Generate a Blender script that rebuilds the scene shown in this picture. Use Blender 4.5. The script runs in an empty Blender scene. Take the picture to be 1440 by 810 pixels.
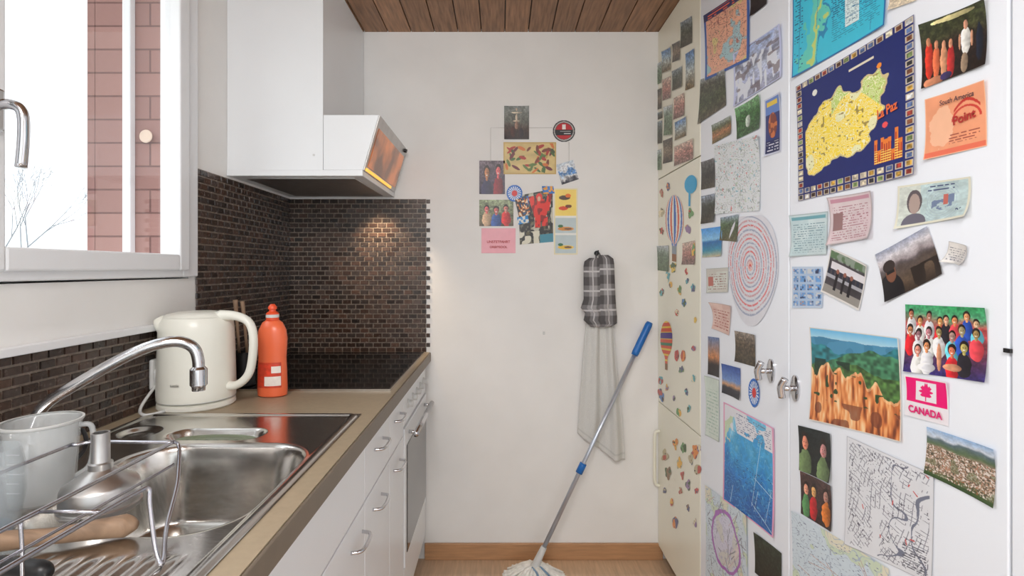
import bpy, math, random
import numpy as np
from mathutils import Vector, Matrix

random.seed(7)
sc = bpy.context.scene
try:
    sc.view_settings.view_transform = 'Standard'
    sc.view_settings.look = 'None'
except Exception:
    pass

# ------------------------------------------------------------------ layout (metres)
F = 730.0; CX = 704.0; CY = 378.0      # photo survey constants
CAMZ = 1.34
XR = 0.727      # face of the tall cupboards
XL = -0.974     # left wall
YB = 2.4        # back wall
ZC = 2.435      # ceiling
CT = 0.955      # counter top

def lin(c):
    c = c/255.0
    return c/12.92 if c <= 0.04045 else ((c+0.055)/1.055)**2.4
def col(r, g, b): return (lin(r), lin(g), lin(b), 1.0)
def np_lin(a):
    a = np.clip(a, 0, 255)/255.0
    return np.where(a <= 0.04045, a/12.92, ((a+0.055)/1.055)**2.4)

# ------------------------------------------------------------------ materials
def mat(name, c, rough=0.5, metal=0.0, noise=0.0, nscale=30.0, bump=0.0, stretch=(1,1,1), alpha=1.0,
        emit=None, estr=0.0, coat=0.0, attr=False, rnoise=0.0):
    m = bpy.data.materials.new(name); m.use_nodes = True
    nt = m.node_tree; b = nt.nodes['Principled BSDF']
    b.inputs['Base Color'].default_value = c
    b.inputs['Roughness'].default_value = rough
    b.inputs['Metallic'].default_value = metal
    b.inputs['Alpha'].default_value = alpha
    b.inputs['Coat Weight'].default_value = coat
    if emit:
        b.inputs['Emission Color'].default_value = emit
        b.inputs['Emission Strength'].default_value = estr
    src = None
    if attr:
        a = nt.nodes.new('ShaderNodeAttribute'); a.attribute_name = 'Col'
        nt.links.new(a.outputs['Color'], b.inputs['Base Color']); src = a.outputs['Color']
    if noise > 0 or bump > 0 or rnoise > 0:
        tc = nt.nodes.new('ShaderNodeTexCoord'); mp = nt.nodes.new('ShaderNodeMapping')
        mp.inputs['Scale'].default_value = stretch
        nz = nt.nodes.new('ShaderNodeTexNoise'); nz.inputs['Scale'].default_value = nscale
        nz.inputs['Detail'].default_value = 5
        nt.links.new(tc.outputs['Object'], mp.inputs['Vector']); nt.links.new(mp.outputs['Vector'], nz.inputs['Vector'])
        if noise > 0:
            mr = nt.nodes.new('ShaderNodeMapRange')
            mr.inputs['From Min'].default_value = 0.3; mr.inputs['From Max'].default_value = 0.7
            mr.inputs['To Min'].default_value = 1-noise; mr.inputs['To Max'].default_value = 1+noise*0.6
            nt.links.new(nz.outputs['Fac'], mr.inputs['Value'])
            mx = nt.nodes.new('ShaderNodeMix'); mx.data_type = 'RGBA'; mx.blend_type = 'MULTIPLY'
            mx.inputs['Factor'].default_value = 1.0
            mx.inputs['A'].default_value = c
            if src: nt.links.new(src, mx.inputs['A'])
            nt.links.new(mr.outputs['Result'], mx.inputs['B'])
            nt.links.new(mx.outputs['Result'], b.inputs['Base Color'])
        if bump > 0:
            bp = nt.nodes.new('ShaderNodeBump'); bp.inputs['Strength'].default_value = bump
            bp.inputs['Distance'].default_value = 0.005
            nt.links.new(nz.outputs['Fac'], bp.inputs['Height']); nt.links.new(bp.outputs['Normal'], b.inputs['Normal'])
        if rnoise > 0:
            mr2 = nt.nodes.new('ShaderNodeMapRange')
            mr2.inputs['To Min'].default_value = max(0.02, rough-rnoise); mr2.inputs['To Max'].default_value = rough+rnoise
            nt.links.new(nz.outputs['Fac'], mr2.inputs['Value']); nt.links.new(mr2.outputs['Result'], b.inputs['Roughness'])
    return m

M = {}
M['plaster'] = mat('plaster_white', col(242, 240, 237), 0.85, noise=0.03, nscale=6, bump=0.12)
M['white'] = mat('white_lacquer', col(240, 242, 244), 0.32, noise=0.015, nscale=4)
M['cup'] = mat('cupboard_white', col(240, 244, 251), 0.3, noise=0.012, nscale=4)
M['cream'] = mat('cream_lacquer', col(244, 241, 224), 0.35, noise=0.02, nscale=5)
M['frame'] = mat('window_white', col(240, 241, 243), 0.4, noise=0.015, nscale=5)
M['gap'] = mat('dark_gap', col(45, 42, 40), 0.8, noise=0.1)
M['steel'] = mat('brushed_steel', (0.64, 0.62, 0.59, 1), 0.2, 1.0, noise=0.06, nscale=40, stretch=(1, 12, 1), rnoise=0.07)
M['chrome'] = mat('chrome', (0.66, 0.66, 0.68, 1), 0.16, 1.0, rnoise=0.04)
M['wire'] = mat('chromed_wire', (0.55, 0.55, 0.6, 1), 0.22, 1.0, rnoise=0.04)
M['alu'] = mat('dull_aluminium', (0.58, 0.57, 0.56, 1), 0.34, 1.0, noise=0.08, nscale=25)
M['counter'] = mat('beige_laminate', col(172, 155, 130), 0.38, noise=0.07, nscale=60)
M['counter_edge'] = mat('brown_edge_band', col(118, 106, 92), 0.45, noise=0.06)
M['blackglass'] = mat('black_glass', col(8, 8, 8), 0.05, coat=0.0, rnoise=0.01)
M['blackglass'].node_tree.nodes['Principled BSDF'].inputs['IOR'].default_value = 1.28
M['ovenglass'] = mat('oven_glass', col(58, 56, 54), 0.12, coat=0.3, rnoise=0.03)
M['tile'] = mat('mosaic_tile', col(60, 45, 38), 0.24, attr=True, noise=0.3, nscale=90, rnoise=0.12)
M['print'] = mat('printed_paper', col(200, 200, 200), 0.38, attr=True, noise=0.03, nscale=40)
M['vcol'] = mat('woven_cloth', col(200, 200, 200), 0.9, attr=True, noise=0.06, nscale=250, bump=0.2)
M['kettle'] = mat('cream_plastic', col(240, 239, 228), 0.3, noise=0.01)
M['black'] = mat('black_plastic', col(25, 25, 27), 0.4, noise=0.05)
M['orange'] = mat('orange_plastic', col(240, 112, 70), 0.3, noise=0.03)
M['red'] = mat('red_orange_plastic', col(232, 84, 44), 0.35, noise=0.03)
M['blue'] = mat('blue_plastic', col(30, 110, 190), 0.35, noise=0.03)
M['wood'] = mat('utensil_wood', col(150, 122, 98), 0.6, noise=0.25, nscale=20, stretch=(1, 8, 1))
M['skirt'] = mat('skirting_wood', col(190, 144, 104), 0.45, noise=0.15, nscale=8, stretch=(1, 1, 12))
M['ceilw'] = mat('ceiling_wood', col(150, 104, 72), 0.5, attr=True, noise=0.4, nscale=14, stretch=(6, 0.5, 1), bump=0.1)
M['floorw'] = mat('floor_wood', col(180, 140, 105), 0.4, attr=True, noise=0.16, nscale=12, stretch=(7, 0.6, 1))
M['pole'] = mat('mop_pole_metal', (0.56, 0.6, 0.68, 1), 0.3, 0.7, noise=0.03)
M['plug'] = mat('grey_white_plastic', col(212, 212, 210), 0.4, noise=0.02)
M['clear'] = mat('clear_plastic', col(225, 228, 228), 0.12, alpha=0.36, noise=0.02)
M['glassw'] = mat('drinking_glass', col(215, 225, 230), 0.05, alpha=0.2, coat=0.5, noise=0.02)
M['tree'] = mat('hazy_bark', col(172, 175, 182), 0.9, noise=0.1)
M['ground'] = mat('pale_lawn', col(150, 155, 145), 0.95, noise=0.15, nscale=2)
M['drain'] = mat('green_grey_strainer', col(130, 140, 116), 0.35, 0.3, noise=0.1)

# hood visor: warm lamp reflections put in as patchy orange emission
m = mat('visor_amber_reflection', col(132, 78, 46), 0.15, 0.6, coat=0.5, noise=0.35, nscale=9, emit=col(226, 124, 52), estr=0.4)
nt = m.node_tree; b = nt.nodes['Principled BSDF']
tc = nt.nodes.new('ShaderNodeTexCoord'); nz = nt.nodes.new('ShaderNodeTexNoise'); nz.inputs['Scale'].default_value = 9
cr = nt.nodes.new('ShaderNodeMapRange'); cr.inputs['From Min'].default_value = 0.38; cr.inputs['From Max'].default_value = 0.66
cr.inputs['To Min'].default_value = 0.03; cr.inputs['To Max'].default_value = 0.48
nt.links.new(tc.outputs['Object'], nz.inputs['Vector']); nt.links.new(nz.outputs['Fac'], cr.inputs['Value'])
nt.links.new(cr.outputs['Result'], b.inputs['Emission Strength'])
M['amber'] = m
M['lampstrip'] = mat('lamp_diffuser', col(255, 200, 90), 0.4, emit=col(255, 186, 70), estr=0.9, noise=0.02)

# window glass
m = bpy.data.materials.new('window_glass'); m.use_nodes = True; nt = m.node_tree; nt.nodes.clear()
o = nt.nodes.new('ShaderNodeOutputMaterial'); tr = nt.nodes.new('ShaderNodeBsdfTransparent'); gl = nt.nodes.new('ShaderNodeBsdfGlossy')
gl.inputs['Roughness'].default_value = 0.03; mx = nt.nodes.new('ShaderNodeMixShader'); mx.inputs[0].default_value = 0.07
nt.links.new(tr.outputs[0], mx.inputs[1]); nt.links.new(gl.outputs[0], mx.inputs[2]); nt.links.new(mx.outputs[0], o.inputs[0])
M['winglass'] = m

# brick
m = bpy.data.materials.new('pink_brick'); m.use_nodes = True; nt = m.node_tree; b = nt.nodes['Principled BSDF']
tc = nt.nodes.new('ShaderNodeTexCoord'); sp = nt.nodes.new('ShaderNodeSeparateXYZ'); ad = nt.nodes.new('ShaderNodeMath'); ad.operation = 'ADD'
cb = nt.nodes.new('ShaderNodeCombineXYZ'); br = nt.nodes.new('ShaderNodeTexBrick')
nt.links.new(tc.outputs['Object'], sp.inputs[0]); nt.links.new(sp.outputs['X'], ad.inputs[0]); nt.links.new(sp.outputs['Y'], ad.inputs[1])
nt.links.new(ad.outputs[0], cb.inputs['X']); nt.links.new(sp.outputs['Z'], cb.inputs['Y']); nt.links.new(cb.outputs[0], br.inputs['Vector'])
br.inputs['Scale'].default_value = 1.0; br.inputs['Brick Width'].default_value = 0.52; br.inputs['Row Height'].default_value = 0.072
br.inputs['Mortar Size'].default_value = 0.003
br.inputs['Color1'].default_value = col(170, 130, 122); br.inputs['Color2'].default_value = col(156, 118, 112); br.inputs['Mortar'].default_value = col(118, 86, 82)
nt.links.new(br.outputs['Color'], b.inputs['Base Color']); b.inputs['Roughness'].default_value = 0.85
M['brick'] = m

# ------------------------------------------------------------------ geometry helpers
def link(o, parent=None):
    sc.collection.objects.link(o)
    if parent: o.parent = parent
    return o
def root(name, loc=(0, 0, 0)):
    e = bpy.data.objects.new(name, None); e.empty_display_size = 0.05
    sc.collection.objects.link(e); return e
def mesh(name, v, f, mt, parent=None, smooth=False, cols=None):
    me = bpy.data.meshes.new(name); me.from_pydata([tuple(p) for p in v], [], f); me.update()
    me.materials.append(mt)
    if smooth: me.polygons.foreach_set('use_smooth', [True]*len(me.polygons))
    if cols is not None:
        a = me.color_attributes.new('Col', 'FLOAT_COLOR', 'POINT')
        arr = np.ones((len(v), 4), dtype=np.float32); arr[:, :3] = np.asarray(cols)[:, :3]
        a.data.foreach_set('color', arr.ravel())
    return link(bpy.data.objects.new(name, me), parent)
BF = [(0, 3, 2, 1), (4, 5, 6, 7), (0, 1, 5, 4), (1, 2, 6, 5), (2, 3, 7, 6), (3, 0, 4, 7)]
def boxv(x0, x1, y0, y1, z0, z1):
    return [(x0, y0, z0), (x1, y0, z0), (x1, y1, z0), (x0, y1, z0), (x0, y0, z1), (x1, y0, z1), (x1, y1, z1), (x0, y1, z1)]
def boxes(name, lst, mt, parent=None, bevel=0.0, cols=None):
    v = []; f = []; c = []
    for i, bx in enumerate(lst):
        n = len(v); v += boxv(*bx); f += [tuple(k+n for k in q) for q in BF]
        if cols: c += [cols[i]]*8
    o = mesh(name, v, f, mt, parent, cols=c if cols else None)
    if bevel > 0:
        md = o.modifiers.new('bevel', 'BEVEL'); md.width = bevel; md.segments = 2; md.limit_method = 'ANGLE'
    return o
def box(name, x0, x1, y0, y1, z0, z1, mt, parent=None, bevel=0.0):
    return boxes(name, [(x0, x1, y0, y1, z0, z1)], mt, parent, bevel)
def lathe(name, prof, c, mt, parent=None, seg=48, sx=1, sy=1, a0=0, a1=2*math.pi, cap=True, rot=None, cols=None):
    v = []; f = []; full = abs(a1-a0-2*math.pi) < 1e-6
    n = seg if full else seg+1
    for r, z in prof:
        for i in range(n):
            a = a0+(a1-a0)*i/seg
            p = Vector((r*math.cos(a)*sx, r*math.sin(a)*sy, z))
            if rot: p = rot @ p
            v.append(p+Vector(c))
    for j in range(len(prof)-1):
        for i in range(seg):
            k = (i+1) % n if full else i+1
            f.append((j*n+i, j*n+k, (j+1)*n+k, (j+1)*n+i))
    if cap and full:
        f.append(tuple(range(n))[::-1]); f.append(tuple((len(prof)-1)*n+i for i in range(n)))
    o = mesh(name, v, f, mt, parent, smooth=True)
    md = o.modifiers.new('es', 'EDGE_SPLIT'); md.split_angle = math.radians(40)
    return o
def catmull(pts, sub, closed=False):
    P = [Vector(p) for p in pts]; out = []
    n = len(P); rng = n if closed else n-1
    for i in range(rng):
        p0 = P[(i-1) % n] if closed or i > 0 else P[0]*2-P[1]
        p1 = P[i]; p2 = P[(i+1) % n]
        p3 = P[(i+2) % n] if closed or i+2 < n else P[-1]*2-P[-2]
        for k in range(sub):
            t = k/sub
            out.append(0.5*((2*p1)+(-p0+p2)*t+(2*p0-5*p1+4*p2-p3)*t*t+(-p0+3*p1-3*p2+p3)*t**3))
    if not closed: out.append(P[-1])
    return out
def tubedata(pts, r, seg=10, closed=False, sub=6, rs=None, flat=1.0):
    path = catmull(pts, sub, closed) if sub > 1 else [Vector(p) for p in pts]
    n = len(path); v = []; f = []
    T = []
    for i in range(n):
        a = path[(i-1) % n] if closed or i > 0 else path[0]
        b_ = path[(i+1) % n] if closed or i < n-1 else path[-1]
        t = (b_-a); T.append(t.normalized() if t.length > 1e-9 else Vector((0, 0, 1)))
    up = Vector((0, 0, 1)) if abs(T[0].z) < 0.9 else Vector((0, 1, 0))
    N = (up-T[0]*up.dot(T[0])).normalized()
    for i in range(n):
        N = (N-T[i]*N.dot(T[i])).normalized(); B = T[i].cross(N)
        rr = r
        if rs:
            q = i/(n-1)*(len(rs)-1); k = min(int(q), len(rs)-2); rr = rs[k]+(rs[k+1]-rs[k])*(q-k)
        for s in range(seg):
            a = 2*math.pi*s/seg
            v.append(path[i]+N*math.cos(a)*rr+B*math.sin(a)*rr*flat)
    m_ = n if closed else n-1
    for i in range(m_):
        for s in range(seg):
            i2 = (i+1) % n; s2 = (s+1) % seg
            f.append((i*seg+s, i*seg+s2, i2*seg+s2, i2*seg+s))
    if not closed:
        f.append(tuple(range(seg))[::-1]); f.append(tuple((n-1)*seg+s for s in range(seg)))
    return v, f
def tube(name, pts, r, mt, parent=None, **k):
    v, f = tubedata(pts, r, **k); return mesh(name, v, f, mt, parent, smooth=True)
def tubes(name, lst, mt, parent=None):
    V = []; Fc = []
    for pts, r, k in lst:
        v, f = tubedata(pts, r, **k); n = len(V); V += v; Fc += [tuple(i+n for i in q) for q in f]
    return mesh(name, V, Fc, mt, parent, smooth=True)
def prism(name, poly_xz, y0, y1, mt, parent=None, bevel=0):
    n = len(poly_xz); v = [(x, y0, z) for x, z in poly_xz]+[(x, y1, z) for x, z in poly_xz]
    f = [tuple(range(n)), tuple(range(2*n-1, n-1, -1))]
    for i in range(n): f.append((i, (i+1) % n, n+(i+1) % n, n+i)[::-1])
    o = mesh(name, v, f, mt, parent)
    if bevel:
        md = o.modifiers.new('bevel', 'BEVEL'); md.width = bevel; md.segments = 2
    return o

# ------------------------------------------------------------------ room shell
fl = []; fc = []
y = -2.2; k = 0
while y < YB:
    x = XL-0.3-random.random()*0.8
    while x < 1.32:
        g = random.uniform(0.88, 1.08)
        fl.append((max(x, XL-.3), min(x+1.2, 1.32), y, min(y+0.1592, YB), -0.02, 0)); fc.append((lin(205)*g, lin(174)*g, lin(144)*g)); x += 1.2006
    y += 0.16
boxes('floor', fl, M['floorw'], cols=fc)
cl = []; cc = []
x = XL-0.3
while x < 1.32:
    g = random.uniform(0.8, 1.2); cl.append((x, x+0.103, -2.2, YB, ZC, ZC+0.02)); cc.append((lin(166)*g, lin(124)*g, lin(92)*g)); x += 0.108
cl.append((XL-0.3, 1.32, -2.2, YB, ZC+0.014, ZC+0.03)); cc.append((0.03, 0.018, 0.012))
boxes('ceiling', cl, M['ceilw'], cols=cc)
box('wall_back', XL-0.3, 1.35, YB, YB+0.1, -0.02, ZC+0.03, M['plaster'])
box('wall_right', 1.32, 1.42, -2.2, YB, -0.02, ZC+0.03, M['plaster'])
WY0, WY1, WZ0, WZ1 = 0.36, 1.60, 1.33, 2.36
boxes('wall_left', [(XL-0.275, XL, -2.2, YB, -0.02, WZ0-0.02), (XL-0.275, XL, -2.2, WY0, WZ0-0.02, WZ1), (XL-0.275, XL, WY1+0.02, YB, WZ0-0.02, WZ1),
                    (XL-0.275, XL, -2.2, YB, WZ1, ZC+0.03)], M['plaster'])
boxes('trim_1', [(XL-0.277, XL-0.065, WY1, WY1+0.019, WZ0, WZ1), (XL-0.277, XL-0.065, WY0-0.019, WY0, WZ0, WZ1),
                 (XL-0.30, XL-0.276, WY1, YB+.1, -0.02, ZC), (XL-0.30, XL-0.276, -2.2, WY0, -0.02, ZC)], M['brick'])
box('baseboard_back', -0.35, XR+0.02, YB-0.014, YB-0.0005, 0.0, 0.075, M['skirt'], bevel=0.003)
box('trim_2', XL, XL+0.022, 0.2, 1.50, 1.168, 1.186, M['frame'], bevel=0.002)

# ------------------------------------------------------------------ window
w = root('window_1')
fx0, fx1 = XL-0.06, XL+0.012
boxes('frame', [(fx0, fx1, 1.575, 1.652, 1.315, 2.40), (fx0, fx1, 0.31, 0.40, 1.315, 2.40), (fx0, fx1, 0.40, 1.575, 1.315, 1.345), (fx0, fx1, 0.40, 1.575, 2.31, 2.40)], M['frame'], w, 0.004)
def sash(n, ya, yb):
    z0, z1 = 1.335, 2.33; s = 0.048
    boxes(n, [(XL-0.030, XL+0.022, ya, ya+s, z0, z1), (XL-0.030, XL+0.022, yb-s, yb, z0, z1),
              (XL-0.030, XL+0.022, ya+s, yb-s, z0, z0+s), (XL-0.030, XL+0.022, ya+s, yb-s, z1-s, z1)], M['frame'], w, 0.005)
    box(n+'_glass', XL-0.012, XL-0.008, ya+s, yb-s, z0+s, z1-s, M['winglass'], w)
sash('sash_far', 0.952, 1.592)
sash('sash_near', 0.385, 0.944)
box('shutter_guide', XL-0.175, XL-0.15, 1.575, 1.5985, WZ0, WZ1, M['frame'], w, 0.003)
lathe('round_disc', [(0.0, 0), (0.018, 0), (0.02, 0.002), (0.018, 0.004), (0, 0.004)], (XL-0.11, 1.588, 1.745), mat('pale_disc', col(225, 200, 180), 0.4, noise=0.1), w,
      rot=Matrix.Rotation(math.pi/2, 3, 'X'), cap=False)  # small pale round disc in front of the brick reveal
hy = 0.972; hx = XL+0.022
box('handle_rosette', hx, hx+0.01, hy-0.016, hy+0.016, 1.60, 1.68, M['chrome'], w, 0.004)
tube('handle_lever', [(hx+0.005, hy, 1.645), (hx+0.035, hy, 1.648), (hx+0.052, hy+0.004, 1.635), (hx+0.055, hy+0.004, 1.59), (hx+0.052, hy+0.002, 1.53)], 0.0095, M['chrome'], w, seg=14)
box('exterior_sill', XL-0.32, XL-0.06, WY0, WY1, WZ0-0.019, WZ0+0.004, M['frame'], w)

# outdoor
box('ground', -60, XL-0.31, -40, 60, -0.5, -0.4, M['ground'])
def tree(name, base, h, rs, spread=0.5, depth=6, thick=.014):
    R = random.Random(rs); V = []; Fc = []
    def seg(a, b_, r0, r1):
        d = (b_-a).normalized(); u = d.orthogonal().normalized(); w_ = d.cross(u); n = len(V)
        for p, r in ((a, r0), (b_, r1)):
            for k in range(3):
                t = 2.094*k; V.append(p+u*math.cos(t)*r+w_*math.sin(t)*r)
        for k in range(3): Fc.append((n+k, n+(k+1) % 3, n+3+(k+1) % 3, n+3+k))
    def grow(p, d, L, r, lev):
        q = p+d*L; seg(p, q, r, r*0.7)
        if lev == 0: return
        for k in range(R.choice((2, 3, 3))):
            nd = (d+Vector((R.uniform(-1, 1), R.uniform(-1, 1), R.uniform(-0.4, 0.8)))*spread).normalized()
            grow(q if k else p+d*L*0.7, nd, L*R.uniform(0.62, 0.85), max(r*0.55, 0.004), lev-1)
    grow(Vector(base), Vector((0, 0, 1)), h*0.28, h*thick, depth)
    return mesh(name, V, Fc, M['tree'])
tree('bare_tree', (-12, 12.6, -0.4), 5.0, 3)
for i, (tx, ty, hh) in enumerate([(-12, 15.2, 2.9), (-14, 14.3, 3.2), (-13, 17.5, 3.3), (-16, 16.5, 3.5), (-17, 14.8, 3.5), (-14.5, 12.6, 3.0)]):
    tree('bare_shrub', (tx, ty, -0.4), hh, 20+i, 0.7)

# ------------------------------------------------------------------ mosaic backsplash
def mosaic(name, org, ua, na, u0, u1, z0, rows, ph, seed, tooth=False):
    R = random.Random(seed); V = []; Fc = []; C_ = []
    org = Vector(org); ua = Vector(ua); na = Vector(na)
    pw = 0.0405
    for r in range(rows):
        za = z0+r*ph+0.0018; zb = z0+(r+1)*ph-0.0018
        u = u0-(pw/2 if r % 2 else 0)
        while u < u1-0.004:
            a = max(u+0.0017, u0); b_ = u+pw-0.0017
            lim = u1
            if tooth:
                lim = u1 if r % 2 else u1-pw*0.42
            b_ = min(b_, lim)
            if b_-a > 0.006:
                n = len(V); e = 0.0016
                for (uu, zz, hh) in ((a, za, 0.001), (b_, za, 0.001), (b_, zb, 0.001), (a, zb, 0.001), (a+e, za+e, 0.006), (b_-e, za+e, 0.006), (b_-e, zb-e, 0.006), (a+e, zb-e, 0.006)):
                    V.append(org+ua*uu+na*(hh+ (R.uniform(-0.0003, 0.0003)))+Vector((0, 0, zz)))
                Fc += [tuple(k+n for k in q) for q in BF[1:]]
                g = R.uniform(0.5, 1.6); h = R.uniform(-6, 6)
                C_ += [(lin(66+h)*g, lin(52)*g, lin(46-h*0.5)*g)]*8
            u += pw
    n = len(V); z1 = z0+rows*ph
    g1 = u1-(0.018 if tooth else 0)
    for uu, zz in ((u0, z0), (g1, z0), (g1, z1), (u0, z1)): V.append(org+ua*uu+na*0.0025+Vector((0, 0, zz)))
    Fc.append((n, n+1, n+2, n+3)); C_ += [(lin(134), lin(120), lin(108))]*4
    return mesh(name, V, Fc, M['tile'], cols=C_)
mosaic('mosaic_backsplash', (XL, YB, 0), (1, 0, 0), (0, -1, 0), 0.001, 0.648, CT, 32, 0.0221, 1, tooth=True)
mosaic('mosaic_backsplash', (XL, 0, 0), (0, 1, 0), (1, 0, 0), 1.655, YB-0.007, CT, 32, 0.0221, 2)
mosaic('mosaic_backsplash', (XL, 0, 0), (0, 1, 0), (1, 0, 0), 0.2, 1.654, CT, 10, 0.0213, 3)

# ------------------------------------------------------------------ base cabinets + counter
XF = -0.345
bc = root('base_cabinet')
boxes('carcass', [(XL+0.002, XF-0.02, 0.2, 0.218, 0.1, 0.91), (XL+0.002, XF-0.02, 1.83, 1.848, 0.1, 0.91), (XL+0.002, XF-0.02, 0.218, 1.83, 0.1, 0.118),
                  (XL+0.002, XF-0.021, 1.31, 1.328, 0.118, 0.91)], M['white'], bc)
boxes('carcass_gap', [(XF-0.03, XF-0.021, 0.2, 1.85, 0.1, 0.912)], M['gap'], bc)
box('plinth', XL+0.01, XF-0.06, 0.2, 1.85, 0.0, 0.1, M['gap'], bc)
doors = [(0.22, 0.775, .12, .745), (0.22, .775, .75, .905), (0.779, 1.316, .12, .745), (0.779, 1.316, .75, .905), (1.32, 1.612, .12, .745), (1.32, 1.612, .75, .905), (1.616, 1.846, .12, .745), (1.616, 1.846, .75, .905)]
boxes('door_and_drawer_fronts', [(XF-0.018, XF, a, b_, c, d) for a, b_, c, d in doors], M['white'], bc, 0.002)
def bow(y, z, L, vert=False):
    return ([(XF, y-L/2, z), (XF+0.022, y-L/2+0.01, z), (XF+0.027, y, z), (XF+0.022, y+L/2-0.01, z), (XF, y+L/2, z)], 0.0045, dict(seg=8))
tubes('bow_handles', [bow(1.47, .845, .10), bow(1.73, .845, .10), bow(1.245, .685, .10), bow(1.45, .69, .10), bow(1.72, .69, .10)], M['chrome'], bc)

ct = root('countertop')
SX0, SX1, SY0, SY1 = -0.93, -0.368, 0.28, 1.372
boxes('slab', [(XL+0.001, -0.328, SY1-0.01, YB-0.001, CT-0.04, CT), (SX1-0.01, -0.328, SY0, SY1-0.01, CT-0.04, CT), (XL+0.001, SX0+0.01, SY0, SY1-0.01, CT-0.04, CT), (XL+0.001, -0.328, 0.2, SY0+0.01, CT-0.04, CT)], M['counter'], ct)
box('front_edge', -0.328, -0.322, 0.2, YB-0.001, CT-0.042, CT-0.0015, M['counter_edge'], ct, 0.002)

# sink (height field)
nx, ny = 190, 330
xs = np.linspace(SX0, SX1, nx); ys = np.linspace(SY0, SY1, ny)
Xg, Yg = np.meshgrid(xs, ys)
def rr(X, Y, cx, cy, hx_, hy_, r):
    qx = np.abs(X-cx)-(hx_-r); qy = np.abs(Y-cy)-(hy_-r)
    return np.hypot(np.maximum(qx, 0), np.maximum(qy, 0))+np.minimum(np.maximum(qx, qy), 0)-r
def sst(t): t = np.clip(t, 0, 1); return t*t*(3-2*t)
Z = np.full_like(Xg, CT+0.002)
dpl = rr(Xg, Yg, (SX0+SX1)/2, (SY0+SY1)/2, (SX1-SX0)/2-0.010, (SY1-SY0)/2-0.010, 0.02)
Z += 0.004*(sst((dpl+.014)/0.007)-sst((dpl)/0.009))
d = rr(Xg, Yg, -0.578, 0.94, 0.182, 0.195, 0.10)
Z -= 0.155*sst(-d/0.04)+0.002*sst((0.008-d)/0.008)
d2 = rr(Xg, Yg, -0.66, 1.205, 0.115, 0.045, 0.045)
Z -= 0.022*sst(-d2/0.02)
d3 = rr(Xg, Yg, -0.85, 1.22, 0.05, 0.05, 0.05)
Z -= 0.010*sst(-d3/0.02)
rid = sst((0.70-Yg)/0.03)*sst((Xg-SX0-0.05)/0.02)*sst((SX1-0.04-Xg)/0.02)
Z += rid*0.0028*np.sin(2*np.pi*Xg/0.026)
V = np.stack([Xg.ravel(), Yg.ravel(), Z.ravel()], 1)
fi = []
for j in range(ny-1):
    for i in range(nx-1):
        a = j*nx+i; fi.append((a, a+1, a+nx+1, a+nx))
sk = root('kitchen_sink')
mesh('basin', V.tolist(), fi, M['steel'], sk, smooth=True)
lathe('drain', [(0.0, 0), (0.03, 0), (0.034, 0.003), (0.036, 0.001)], (-0.578, 0.94, 0.800), M['chrome'], sk, cap=False)
lathe('strainer_insert', [(0, 0), (0.9, 0), (1.0, 0.004)], (-0.66, 1.205, CT-0.014), M['drain'], sk, sx=0.092, sy=0.034, cap=False)
for i in range(7):
    lathe('strainer_hole_%d' % i, [(0, 0), (0.005, 0)], (-0.73+i*0.023, 1.205, CT-0.0135), M['black'], sk, seg=12, cap=False)

# cooktop
ck = root('ceramic_cooktop')
box('glass', XL+0.012, -0.352, 1.636, 2.37, CT+0.0005, CT+0.006, M['blackglass'], ck, 0.002)
boxes('steel_rim', [(XL+0.008, -0.348, 1.631, 1.636, CT, CT+0.007), (-0.352, -0.347, 1.636, 2.37, CT, CT+0.007)], M['steel'], ck)

# oven
ov = root('oven')
box('body', XL+0.05, XF-0.02, 1.852, 2.385, 0.12, 0.91, M['white'], ov)
box('side_gap', XF-0.03, XF-0.012, 1.850, 2.39, 0.1, 0.912, M['gap'], ov)
box('control_panel', XF-0.018, XF, 1.854, 2.384, 0.775, 0.905, M['white'], ov, 0.003)
box('door', XF-0.018, XF+0.004, 1.854, 2.384, 0.27, 0.768, M['white'], ov, 0.003)
box('door_glass', XF+0.003, XF+0.007, 1.885, 2.355, 0.31, 0.70, M['ovenglass'], ov, 0.002)
box('lower_drawer', XF-0.018, XF, 1.854, 2.384, 0.12, 0.263, M['white'], ov, 0.003)
box('plinth', XL+0.05, XF-0.06, 1.852, 2.385, 0.0, 0.12, M['gap'], ov)
tubes('door_handle', [([(XF+0.035, 1.90, 0.735), (XF+0.035, 2.34, 0.735)], 0.011, dict(seg=12, sub=1)), ([(XF, 1.93, 0.735), (XF+0.035, 1.93, 0.735)], 0.007, dict(sub=1)), ([(XF, 2.31, 0.735), (XF+0.035, 2.31, 0.735)], 0.007, dict(sub=1))], M['chrome'], ov)
for i in range(5):
    lathe('knob_%d' % i, [(0.017, 0), (0.017, 0.004), (0.013, 0.006), (0.012, 0.02), (0, 0.02)], (XF, 1.93+i*0.095, 0.84), M['plug'], ov, rot=Matrix.Rotation(math.pi/2, 3, 'Y'), seg=20)

# ------------------------------------------------------------------ upper cabinet + hood
uc = root('wall_cabinet')
HY = 1.847; UX = -0.632
box('carcass', XL+0.001, UX-0.0181, HY, YB-0.002, 1.692, ZC-0.004, M['white'], uc)
box('door_front', UX-0.018, UX, HY, YB-0.006, 1.692, ZC-0.006, M['white'], uc)
lathe('cover_cap', [(0.004, 0), (0.0035, 0.002), (0, 0.002)], (-0.665, HY, 1.745), M['plug'], uc, rot=Matrix.Rotation(math.pi/2, 3, 'X'), seg=14)
rh = root('range_hood')
box('underside', XL+0.001, -0.49, HY-0.004, YB-0.002, 1.67, 1.6915, M['white'], rh, 0.002)
box('grease_filter', XL+0.05, -0.53, HY+0.04, YB-0.06, 1.667, 1.6705, M['alu'], rh)
prism('visor_box', [(UX+0.001, 1.692), (-0.490, 1.692), (-0.433, 1.888), (UX+0.001, 1.888)], HY, YB-0.003, M['white'], rh, 0.002)
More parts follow.
